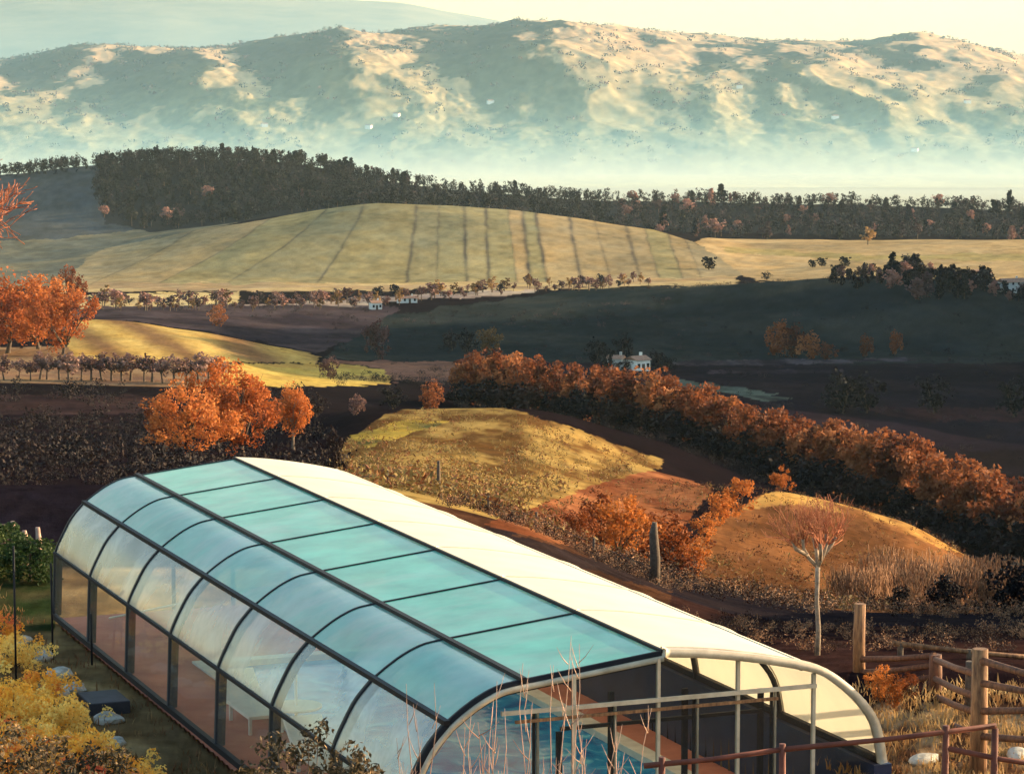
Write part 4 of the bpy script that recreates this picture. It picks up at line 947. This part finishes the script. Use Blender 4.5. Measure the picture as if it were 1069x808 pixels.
for (u, z), w in [(LROWS[0][1], .085), (LROWS[1][-1], .085), (LROWS[2][-1], .07), ((0, ZR), .06)]:
    mb = MB(); mb.bar(EL(u, -.06, z+.016), EL(u, ENC_L+.03, z+.016), w, w*.8); mb.build('purlin', M['frame'], ph)
mb = MB(); mb.bar(EL(LALL[-1][0], -.05, .05), EL(LALL[-1][0], ENC_L+.03, .05), .09, .10); mb.build('base_rail', M['frame'], ph)
mb = MB(); mb.bar(EL(RB[0], -.05, RB[1]+.03), EL(RB[0], ENC_L+.03, RB[1]+.03), .1, .1); mb.build('base_rail', M['frame'], ph)
for k in (nr//2,):
    mb = MB(); mb.bar(EL(RALL[k][0], 0, RALL[k][1]-.04), EL(RALL[k][0], ENC_L, RALL[k][1]-.04), .06, .06); mb.build('purlin', M['frame'], ph)
for i, v in enumerate(VB[1:-1]): rib(RALL, v, .025, .02, M['seam'], 'seam', .052)
for k in (nr//2,):
    nn = np.array([.15, .05]); mb = MB(); mb.bar(EL(RALL[k][0], 0, RALL[k][1]+.052), EL(RALL[k][0], ENC_L, RALL[k][1]+.045), .02, .02); mb.build('seam', M['seam'], ph)
for xx in (600, 655, 733, 813):
    u = float(onplane(xx, 700)[0]); mb = MB(); mb.bar(EL(u, .55, .06), EL(u, .55, {600: 1.9, 655: 2.4, 733: 2.35, 813: 2.25}[xx]), .075, .06, up=tuple(EV)); mb.build('door_post', M['frame'], ph)
mb = MB(); mb.bar(EL(float(onplane(600, 700)[0]), .5, 1.95), EL(float(onplane(813, 700)[0]), .5, 1.95), .05, .05); mb.build('door_rail', M['frame'], ph)
mb = MB(); mb.bar(EL(float(onplane(600, 700)[0]), .5, .95), EL(float(onplane(813, 700)[0]), .5, .95), .04, .05); mb.build('door_rail', M['frame'], ph)
# ends: posts, beams, glazing
def prof_z(u):
    A = np.array(lprof if u < 0 else rprof); o = np.argsort(A[:, 0]); return float(np.interp(u, A[o, 0], A[o, 1]))
for ve, lite in ((-.07, True), (ENC_L, False)):
    for xx in (597, 685, 768, 847):
        u = float(onplane(xx, 700)[0]); zb = 0.0 if u < 2 else .3
        mb = MB(); mb.bar(EL(u, ve, zb), EL(u, ve, prof_z(u)-.06), .045 if lite else .07, .06, up=tuple(EV)); mb.build('end_post', M['paleframe'] if lite else M['frame'], ph)
    zb = float(onplane(700, 727)[1]); u0 = float(onplane(520, 727)[0]); u1 = float(onplane(848, 719)[0])
    mb = MB(); mb.bar(EL(u0, ve-.045, zb), EL(u1, ve-.045, zb), .05, .055); mb.build('end_beam', M['paleframe'] if lite else M['frame'], ph)
    mb = MB(); mb.bar(EL(u0+.2, ve-.05, zb-.13), EL(u1-.6, ve-.05, zb-.13), .045, .04); mb.build('end_beam', M['wood'] if lite else M['frame'], ph)
    if lite:
        for xx in (560, 641, 727, 808):
            u = float(onplane(xx, 700)[0]); mb = MB(); mb.bar(EL(u, ve+.03, 0.0 if u < 2 else .4), EL(u, ve+.03, zb), .03, .04, up=tuple(EV)); mb.build('mullion', M['paleframe'], ph)
            mb = MB(); mb.bar(EL(u-.045, ve+.05, 0.0 if u < 2 else .4), EL(u-.045, ve+.05, zb), .04, .03, up=tuple(EV)); mb.build('mullion', M['frame'], ph)
        mb = MB(); mb.bar(EL(lprof[-1][0]+.1, ve+.03, .72), EL(2.4, ve+.03, .72), .035, .04); mb.build('end_beam', M['frame'], ph)
    # glazing bays
    us = [lprof[-1][0]+.06, float(onplane(597,700)[0]), float(onplane(685,700)[0]), float(onplane(768,700)[0]), float(onplane(847,700)[0]), RB[0]-.05]
    for a, b in zip(us[:-1], us[1:]):
        n_ = 6; top = [(u, prof_z(u)-.07) for u in np.linspace(b-.035, a+.035, n_)]; zb_ = .05 if a < 2 else RB[1]+.05
        mb = MB(); mb.poly([EL(a+.035, ve+.002, zb_), EL(b-.035, ve+.002, zb_)]+[EL(u, ve+.002, max(z, zb_+.02)) for u, z in top]); mb.build('end_glass', MP['end'], ph)
# pool, paving and wall inside
pl = empty('swimming_pool', E(-.4, ENC_L/2, 0)); tag(pl, 'swimming pool of blue water with pale coping under the arched enclosure', 'pool'); PO = np.array(pl.location)
def PL(u, v, z): return E(u, v, z)-PO
def slab(u0, u1, v0, v1, z0, z1, mat, name):
    mb = MB(); mb.box(PL((u0+u1)/2, (v0+v1)/2, (z0+z1)/2), EU*(u1-u0)/2, EV*(v1-v0)/2, (0, 0, (z1-z0)/2)); return mb.build(name, mat, pl, bevel=.01)
u0, u1, v0, v1 = -2.1, 2.35, 1.1, 15.2
slab(u0, u1, v0, v1, -.30, -.06, None, 'water').data.materials.clear()
wm, n, l, b = newmat('pool_water'); b.inputs['IOR'].default_value = 1.12; b.inputs['Roughness'].default_value = .08
nz = n.new('ShaderNodeTexNoise'); nz.inputs['Scale'].default_value = 1.4; nz.inputs['Detail'].default_value = 5; nz.inputs['Distortion'].default_value = 1.2; tc = n.new('ShaderNodeTexCoord'); l.new(tc.outputs['Object'], nz.inputs['Vector'])
rw = ramp(n, [(.35, (0.006,0.10,0.30)), (.55, (0.015,0.22,0.46)), (.72, (0.14,0.46,0.60))]); l.new(nz.outputs[0], rw.inputs[0]); l.new(rw.outputs[0], b.inputs['Base Color'])  # palest tone paints light ripples into the water colour
bp = n.new('ShaderNodeBump'); bp.inputs['Strength'].default_value = .25; bp.inputs['Distance'].default_value = .05; l.new(nz.outputs[0], bp.inputs['Height']); l.new(bp.outputs[0], b.inputs['Normal'])
[o for o in C.objects if o.name.startswith('water')][0].data.materials.append(wm)
for q in ((u0-.3, u0, v0-.3, v1+.3), (u1, u1+.3, v0-.3, v1+.3), (u0, u1, v0-.3, v0), (u0, u1, v1, v1+.3)): slab(*q, -.25, .05, M['coping'], 'coping')
dk = MB()
for q in ((-3.72, u0-.3, .12, ENC_L-.1), (u1+.3, 3.3, .12, ENC_L-.1), (u0-.3, u1+.3, v1+.3, ENC_L-.1), (u0-.3, u1+.3, .12, v0-.3)):
    dk.box(E((q[0]+q[1])/2, (q[2]+q[3])/2, -.11), EU*(q[1]-q[0])/2, EV*(q[3]-q[2])/2, (0, 0, .12))
tag(dk.build('paving', M['deck']), kind='structure')
mb = MB(); mb.box(E(RB[0]+.02, ENC_L/2, RB[1]/2-.2), EU*.14, EV*(ENC_L/2+.1), (0, 0, RB[1]/2+.17)); 
tag(mb.build('retaining_wall', M['navy']), 'low dark wall carrying the right foot of the pool enclosure', 'wall')
# furniture inside
def lounger(v, label):
    e = empty('sun_lounger', E(-2.75, v, .01), math.atan2(EU[1], EU[0])); tag(e, label, 'sun lounger')
    mb = MB(); mb.abox(-.32, .32, -.9, .45, .27, .33); mb.build('seat', M['white'], e, bevel=.01)
    mb = MB(); mb.box((0, .72, .5), (.32, 0, 0), (0, .30, .21), (0, -.02, .03)); mb.build('backrest', M['white'], e, bevel=.01)
    for sx in (-.27, .27):
        for sy in (-.8, .35): mb = MB(); mb.bar((sx, sy, 0), (sx, sy, .28), .05, .05, up=(0, 1, 0)); mb.build('leg', M['white'], e)
lounger(6.6, 'white sun lounger on the paving, nearer of the two by the side panels'); lounger(10.4, 'white sun lounger on the paving, farther of the two by the side panels')
e = empty('pool_table', E(-2.6, 8.4, .01)); tag(e, 'white round table with a pole on the paving beside the pool', 'table')
mb = MB(); mb.tube([(0, 0, .68), (0, 0, .72)], .42, 20); mb.build('tabletop', M['white'], e)
mb = MB(); mb.tube([(0, 0, 0), (0, 0, 1.35)], .025, 8); mb.build('pole', M['white'], e); mb = MB(); mb.tube([(0, 0, 0), (0, 0, .06)], [.25, .22], 14); mb.build('base', M['white'], e)
a, b_ = E(-3.2, 18.6, .35), E(-1.9, 17.6, .75); mb = MB(); mb.tube([a, (a+b_)/2, b_], .022, 8); tag(mb.build('pool_pole', M['white']), 'pale pole leaning across the paving inside the far end of the enclosure', 'pole')

# ------------------------------------------------------------------ fences, posts
fe = empty('wooden_fence', ground(975, 43)); tag(fe, 'weathered post and rail fence along the terrace edge on the right', 'fence'); FO = np.array(fe.location)
def post(x_, d, ytop, w, mat='wood', parent=fe, lean=0.0):
    g = ground(x_, d); zt = at(x_, ytop, d)[2]; mb = MB(); rr = random.Random(int(x_)); 
    mb.tube([g-FO-(0, 0, .25), g-FO+(0, 0, (zt-g[2])*.5)+np.array([rr.uniform(-.012, .012), 0, 0]), np.array([g[0]+lean, g[1], zt])-FO], [w*.56, w*.54, w*.5], 7)
    mb.build('post', M[mat], parent); return g
def rail(pa, pb, r=.045, mat='wood', parent=fe):
    a = at(*pa)-FO; b = at(*pb)-FO; m_ = (a+b)/2; m_[2] -= .02; mb = MB(); mb.tube([a, m_, b], [r, r*.9, r*.95], 7); mb.build('rail', M[mat], parent)
PA, PB, PC, PD = (897, 46), (976, 44.2), (1021, 39.6), (1100, 43)
post(897, 46, 630, .19); post(976, 44.2, 683, .20, 'railwood'); post(1021, 39.6, 677, .23); post(1100, 43, 660, .2); post(1012, 42.6, 690, .14, 'bark')
for (pa, pb) in [((897,688,46),(976,684,44.2)), ((897,716,46),(976,706,44.2)), ((915,738,45.4),(976,727,44.2)),
                 ((897,702,46),(976,694,44.2)), ((976,746,44.2),(1021,768,39.6)), ((1021,712,39.6),(1110,726,38)), ((976,688,44.2),(1021,704,39.6)), ((976,708,44.2),(1021,728,39.6)), ((976,726,44.2),(1021,744,39.6)),
                 ((1021,688,39.6),(1110,712,38)), ((1021,742,39.6),(1110,738,38)), ((1021,768,39.6),(1110,772,38))]: rail(pa, pb, .055, 'railwood')
fe2 = empty('field_fence', ground(1000, 49)); tag(fe2, 'grey top rail fence behind the terrace fence on the right', 'fence'); FO = np.array(fe2.location)
for x_ in (940, 1012, 1085): post(x_, 48.5, 671+(x_-940)*.09, .1, 'bark', fe2)
rail((932,671,48.5), (1100,688,48.5), .05, 'wood', fe2); rail((932,696,48.5), (1100,708,48.5), .04, 'bark', fe2)
fe3 = empty('rail_fence', ground(850, 34.5)); tag(fe3, 'low red-brown rail fence in front of the end of the pool enclosure', 'fence'); FO = np.array(fe3.location)
for x_, yt in ((690, 790), (815, 776), (985, 757), (1036, 760)): post(x_, 34.5, yt, .085, 'redwood', fe3)
for (pa, pb) in [((672,799,34.5),(815,782,34.5)), ((815,782,34.5),(1040,757,34.5)), ((985,780,34.5),(1100,800,34.5))]: rail(pa, pb, .038, 'redwood', fe3)
# dead stump and thin line fence over the enclosure
g = ground(683, 80); zt = at(683, 545, 80)[2]; mb = MB(); h = zt-g[2]
mb.tube([g-(0, 0, .4), g+(0.02, 0, h*.4), g+(-.03, 0, h*.8), g+(.0, 0, h)], [.17, .15, .13, .07], 9); tag(mb.build('dead_trunk', M['bark']), 'dark branchless dead trunk standing behind the sunlit cream roof slope', 'tree trunk')
fe4 = empty('wire_fence', ground(560, 84)); tag(fe4, 'thin dark wire fence running down behind the sunlit cream roof slope', 'fence'); FO = np.array(fe4.location); prev = None
for x_, d in ((352,100),(405,98),(458,95),(510,92),(560,88),(620,84),(683,80.5)):
    g = ground(x_, d); hh = .6 if x_ != 458 else 1.25; mb = MB(); mb.tube([g-FO-(0, 0, .2), g-FO+(0, 0, hh)], [.05, .04] if x_ != 458 else [.10, .05], 6); mb.build('post', M['bark'], fe4)
    if prev is not None:
        for z in (.45,): mb = MB(); mb.tube([prev+(0, 0, z), (prev+g-FO)/2+(0, 0, z-.06), g-FO+(0, 0, z)], .016, 4); mb.build('wire', M['bark'], fe4)
    prev = g-FO
P = ground(350, 104); plant_tree('small_tree', 'small dark tree at the left corner of the golden mound', 'tree', None, vt[2], P, (px(P)[1]-449)*104/F, 1, .45)
# pale stakes beyond the far left corner
for i, x_ in enumerate((4, 14, 26, 40)):
    g = ground(x_, 63.2-i*.4); mb = MB(); mb.tube([g-(0, 0, .2), g+(.02, 0, .6), g+(0, 0, .8+.14*(i % 2))], [.075, .07, .05], 7)
    tag(mb.build('stake', M['twig_pink']), ['pinkish wooden stake at the left edge, first from the left', 'pinkish wooden stake, second from the left edge', 'pinkish wooden stake, third from the left edge', 'pinkish wooden stake nearest the far corner of the enclosure'][i], 'stake')
for x_, d, yt, lab in ((17, 50, 570, 'tall thin dark garden pole at the left edge'), (96, 52, 640, 'thin dark garden pole beside the dark slab'), (55, 53, 588, 'thin dark garden pole just outside the far corner of the enclosure')):
    g = ground(x_, d); zt = at(x_, yt, d)[2]; mb = MB(); mb.tube([g-(0, 0, .2), (g[0], g[1], zt)], .022, 6); tag(mb.build('garden_pole', M['frame']), lab, 'pole')

# ------------------------------------------------------------------ garden in front, left
yb = []
for k in range(3):
    r = np.random.RandomState(400+k); cs = np.stack([r.normal(size=40)*.36, r.normal(size=40)*.36, .12+.55*r.rand(40)], 1)
    V, Q = leaf_cloud(cs, np.full(40, .15), 70, .034, 410+k); cm = mesh_np('yellow_crown%d' % k, V, Q, [M['yellow']])
    mb = MB(); rr = np.random.RandomState(430+k)
    for j in range(9): branch(mb, (0, 0, -.1), (rr.normal()*.5, rr.normal()*.5, 1), .4, .018, 1, rr, .5, (2, 2), 4, .1)
    yb.append((mb.mesh('yellow_stem%d' % k, M['bark']), cm))
for i, (x_, d, s_, lab) in enumerate([(96, 42.2, 1.0, 'pale yellow shrub behind the second dark leafy bush'), (30, 42.6, 1.1, 'large yellow shrub directly behind the corner leafy bush'), (-6, 44.5, 1.1, 'large yellow shrub cut by the left edge near the corner leafy bush'), (134, 41.2, .9, 'yellow-cream shrub low in the bed beside the enclosure rail'), (-10, 54, .8, 'yellow shrub cut by the left edge, farthest along the bed'), (12, 51.6, .85, 'yellow shrub beside the tall garden pole'), (34, 48.6, .85, 'yellow and pink shrub left of the dark slab'),
    (60, 46.4, .85, 'bright yellow shrub in front of the dark slab'), (90, 44.4, .85, 'bright yellow shrub at the middle of the bed'), (124, 43.0, .8, 'yellow shrub above the dark leafy bush'), (156, 41.8, .75, 'yellow shrub near the base rail of the enclosure'),
    (190, 40.6, .75, 'yellow shrub at the lower right end of the bed'), (6, 47, .95, 'reddish yellow shrub low at the left edge'), (60, 43.6, .95, 'broad yellow shrub half hidden by the dark leafy bush'), (28, 44.8, .9, 'yellow shrub just above the corner leafy bush')]):
    e = empty('yellow_shrub', ground(x_, d), rnd.uniform(0, 6)); tag(e, lab, 'shrub'); e.scale = (s_,)*3
    link('stem', yb[i % 3][0], e); link('foliage', yb[i % 3][1], e)
gb = [solo_mesh('greenbush%d' % k, 440+k, 'greenbush', n_cl=50, per=60, leaf=.026, cz=.42, rz=.45, rx=.4) for k in range(2)]
for i, (x_, d) in enumerate([(8, 62), (32, 60.5), (-14, 61)]):
    solo('green_bush', ['dark green bush at the left edge beyond the flower bed', 'dark green bush beside the far corner of the enclosure', 'dark green bush half out of view at the left edge'][i], 'bush', None, gb[i % 2], ground(x_, d), 1.25, i, 1.3)
def rock(P, s, seed, lab):
    import bmesh
    bm = bmesh.new(); bmesh.ops.create_icosphere(bm, subdivisions=3, radius=1); r = np.random.RandomState(seed); o = r.rand(3)*20
    for v in bm.verts:
        c = np.array(v.co); k = 1+.28*float(fbm(np.array([c[0]*1.3+o[0]+c[2]]), np.array([c[1]*1.3+o[1]-c[2]]), seed, 3)[0]); v.co = (c[0]*k*s[0], c[1]*k*s[1], max(c[2]*k, -.5)*s[2])
    me = bpy.data.meshes.new('stone'); bm.to_mesh(me); bm.free(); me.materials.append(M['stone']); o_ = link('stone', me, None, P); o_.rotation_euler = (0, 0, r.rand()*6); tag(o_, lab, 'stone')
for i, (x_, d, s) in enumerate([(44, 52.5, .32), (62, 51, .36), (78, 49.8, .30), (112, 47.4, .34), (120, 45.8, .26), (60, 49.4, .3), (24, 54, .3), (205, 38.6, .24), (180, 39.4, .22)]):
    rock(ground(x_, d)+np.array([0, 0, .04]), (s*.8, s*.6, s*.4), 60+i, ['pale edging stone left of the far corner post', 'flat pale edging stone below the far corner of the enclosure', 'pale edging stone left of the dark slab', 'pale edging stone right of the dark slab', 'small pale stone in front of the dark slab', 'pale stone among the yellow shrubs', 'pale edging stone nearest the left edge', 'pale stone at the foot of the base rail', 'small pale stone near the last yellow shrub'][i])
g = ground(108, 48.4); e = MB(); e.box(g+np.array([0, 0, .1]), EU*.36, EV*.5, (0, 0, .12)); tag(e.build('planter_box', M['darkbox'], bevel=.02), 'dark slate planter box between the flower bed and the enclosure', 'planter')
# dark leafy bushes at the very front
for i, (x_, d, ytop, wd, lab) in enumerate([(20, 30, 742, 1.0, 'dark glossy leafy bush at the lower left corner'), (92, 29.5, 765, .8, 'dark leafy bush at the bottom, right of the corner bush'), (318, 29, 742, .85, 'dark leafy bush in front of the enclosure ribs'), (368, 28.5, 768, .5, 'small leafy bush touching the front of the enclosure'), (262, 28.5, 785, .5, 'low leafy bush at the bottom below the base rail')]):
    g = ground(x_, d); zt = at(x_, ytop, d)[2]; h = zt-g[2]; r = np.random.RandomState(500+i); k = int(70*wd+20)
    cs = np.stack([r.normal(size=k)*.34*wd, r.normal(size=k)*.3*wd, h*(.3+.66*r.rand(k)**.7)-.12*abs(r.normal(size=k))], 1)
    cs[:, 2] -= (cs[:, 0]/(.8*wd))**2*.25
    V, Q = leaf_cloud(cs, np.full(k, .12), 40, .034, 510+i, .3, .45, .2); e = empty('leafy_bush', g); tag(e, lab, 'bush')
    mb = MB(); rr = np.random.RandomState(520+i)
    for j in range(k//3): q = cs[rr.randint(k)]; mb.tube([(q[0]*.2, q[1]*.2, -.1), (q[0]*.6, q[1]*.6, q[2]*.55), q+(0, 0, .05)], [.014, .01, .004], 4)
    mb.build('stem', M['bark'], e); link('foliage', mesh_np('leafy%d' % i, V, Q, [M['evergreen']]), e)
# bare upright shoots in front of the enclosure's end
for i, (x_, d, ytop, lab) in enumerate([(440, 31, 690, 'bare pale shoots, leftmost clump before the enclosure end'), (505, 31, 690, 'bare pinkish shoots before the left half of the enclosure end'), (560, 30.5, 640, 'tallest bare pale shoots, before the middle of the enclosure end'), (600, 30.5, 650, 'bare shoots with buds right of the tallest ones'), (640, 31, 700, 'low bare reddish shoots before the centre post'), (530, 30, 735, 'tangle of low bare twigs at the bottom centre')]):
    g = ground(x_, d); zt = at(x_, ytop+18, d)[2]; h = zt-g[2]; mb = MB(); rr = np.random.RandomState(540+i)
    for j in range(8):
        a = np.array([rr.normal()*.13, rr.normal()*.12, -.05]); lean = rr.normal(size=2)*.07; hh = h*(.55+.45*rr.rand()) if j else h
        pts = [a+np.array([lean[0]*t*h+.02*rr.normal(), lean[1]*t*h, hh*t]) for t in (0, .3, .6, .85, 1)]
        mb.tube(pts, [.010, .008, .006, .0045, .0025], 5)
        for k in range(6):
            t = .35+.6*rr.rand(); b0 = pts[0]+(pts[-1]-pts[0])*t; dd = np.array([rr.normal()*.6, rr.normal()*.5, 1]); dd /= np.linalg.norm(dd); mb.tube([b0, b0+dd*.12, b0+dd*.26+np.array([0, 0, .05])], [.006, .005, .002], 3)
    tag(mb.build('bare_shrub', M['twig_pink'], None, g), lab, 'shrub')
# straw tufts near the fence and around the terrace
def tufts(name, label, spots, mat, blade, n, seed):
    r = np.random.RandomState(seed); V = []; Q = []
    for (P, s) in spots:
        for j in range(n):
            a = r.rand()*6.28; b = P+np.array([r.normal()*.16, r.normal()*.16, -.02])*s; d = np.array([math.cos(a)*.6*r.rand(), math.sin(a)*.6*r.rand(), 1.])*blade*s*(.5+r.rand())
            w = np.array([-math.sin(a), math.cos(a), 0])*.014*s; k = len(V); V += [b-w, b+w, b+d*.6+w*.7, b+d*.6-w*.7, b+d+np.array([d[0], d[1], -.1*blade])*.5, ]; V += [V[-1]+w*.2]
            Q += [(k, k+1, k+2, k+3), (k+3, k+2, k+5, k+4)]
    tag(link(name, mesh_np(name, np.array(V), np.array(Q), [mat])), label, 'grass', kind='stuff')
sp_ = []
for i in range(520): x_ = rnd.uniform(880, 1110); d = rnd.uniform(35, 44.5); sp_.append((ground(x_, d), rnd.uniform(.6, 1.2)))
tufts('dry_grass', 'straw-coloured dry grass around the terrace fence', sp_, M['straw'], .13, 14, 600)
sp_ = []
for i in range(500):
    x_ = rnd.uniform(-40, 330); d = rnd.uniform(33, 60); P = ground(x_, d); q = P-RIDGE
    if q.dot(EU) > -4.0: continue
    sp_.append((P, rnd.uniform(.5, 1)))
tufts('garden_grass', 'short mixed grass around the garden bed on the left', sp_, M['straw'], .16, 10, 601)
for i, (x_, d) in enumerate([(1000, 38), (950, 37.2), (1052, 37.5), (925, 38.6), (1040, 36.4), (965, 40.2), (1062, 40.5), (905, 36.2)]):
    rock(ground(x_, d)+np.array([0, 0, .03]), (.3, .16, .09), 80+i, ['long pale stone under the terrace fence', 'pale stone near the foot of the enclosure arch', 'pale stone right of the tall light post', 'small pale stone beside the arch foot', 'pale stone at the lower right', 'pale stone between the fence posts', 'pale stone at the right edge under the fence', 'pale stone below the arch foot at the bottom'][i])
for i, (x_, d, s_) in enumerate([(918, 43.4, .62), (934, 43.0, .55), (950, 43.6, .45)]):
    P = ground(x_, d); plant_tree('shrub', ['orange-leaved low shrub beside the tall left fence post', 'small orange shrub right of the tall left fence post', 'small orange shrub under the fence rails'][i], 'shrub', None, sp[i], P, s_, i, .8)
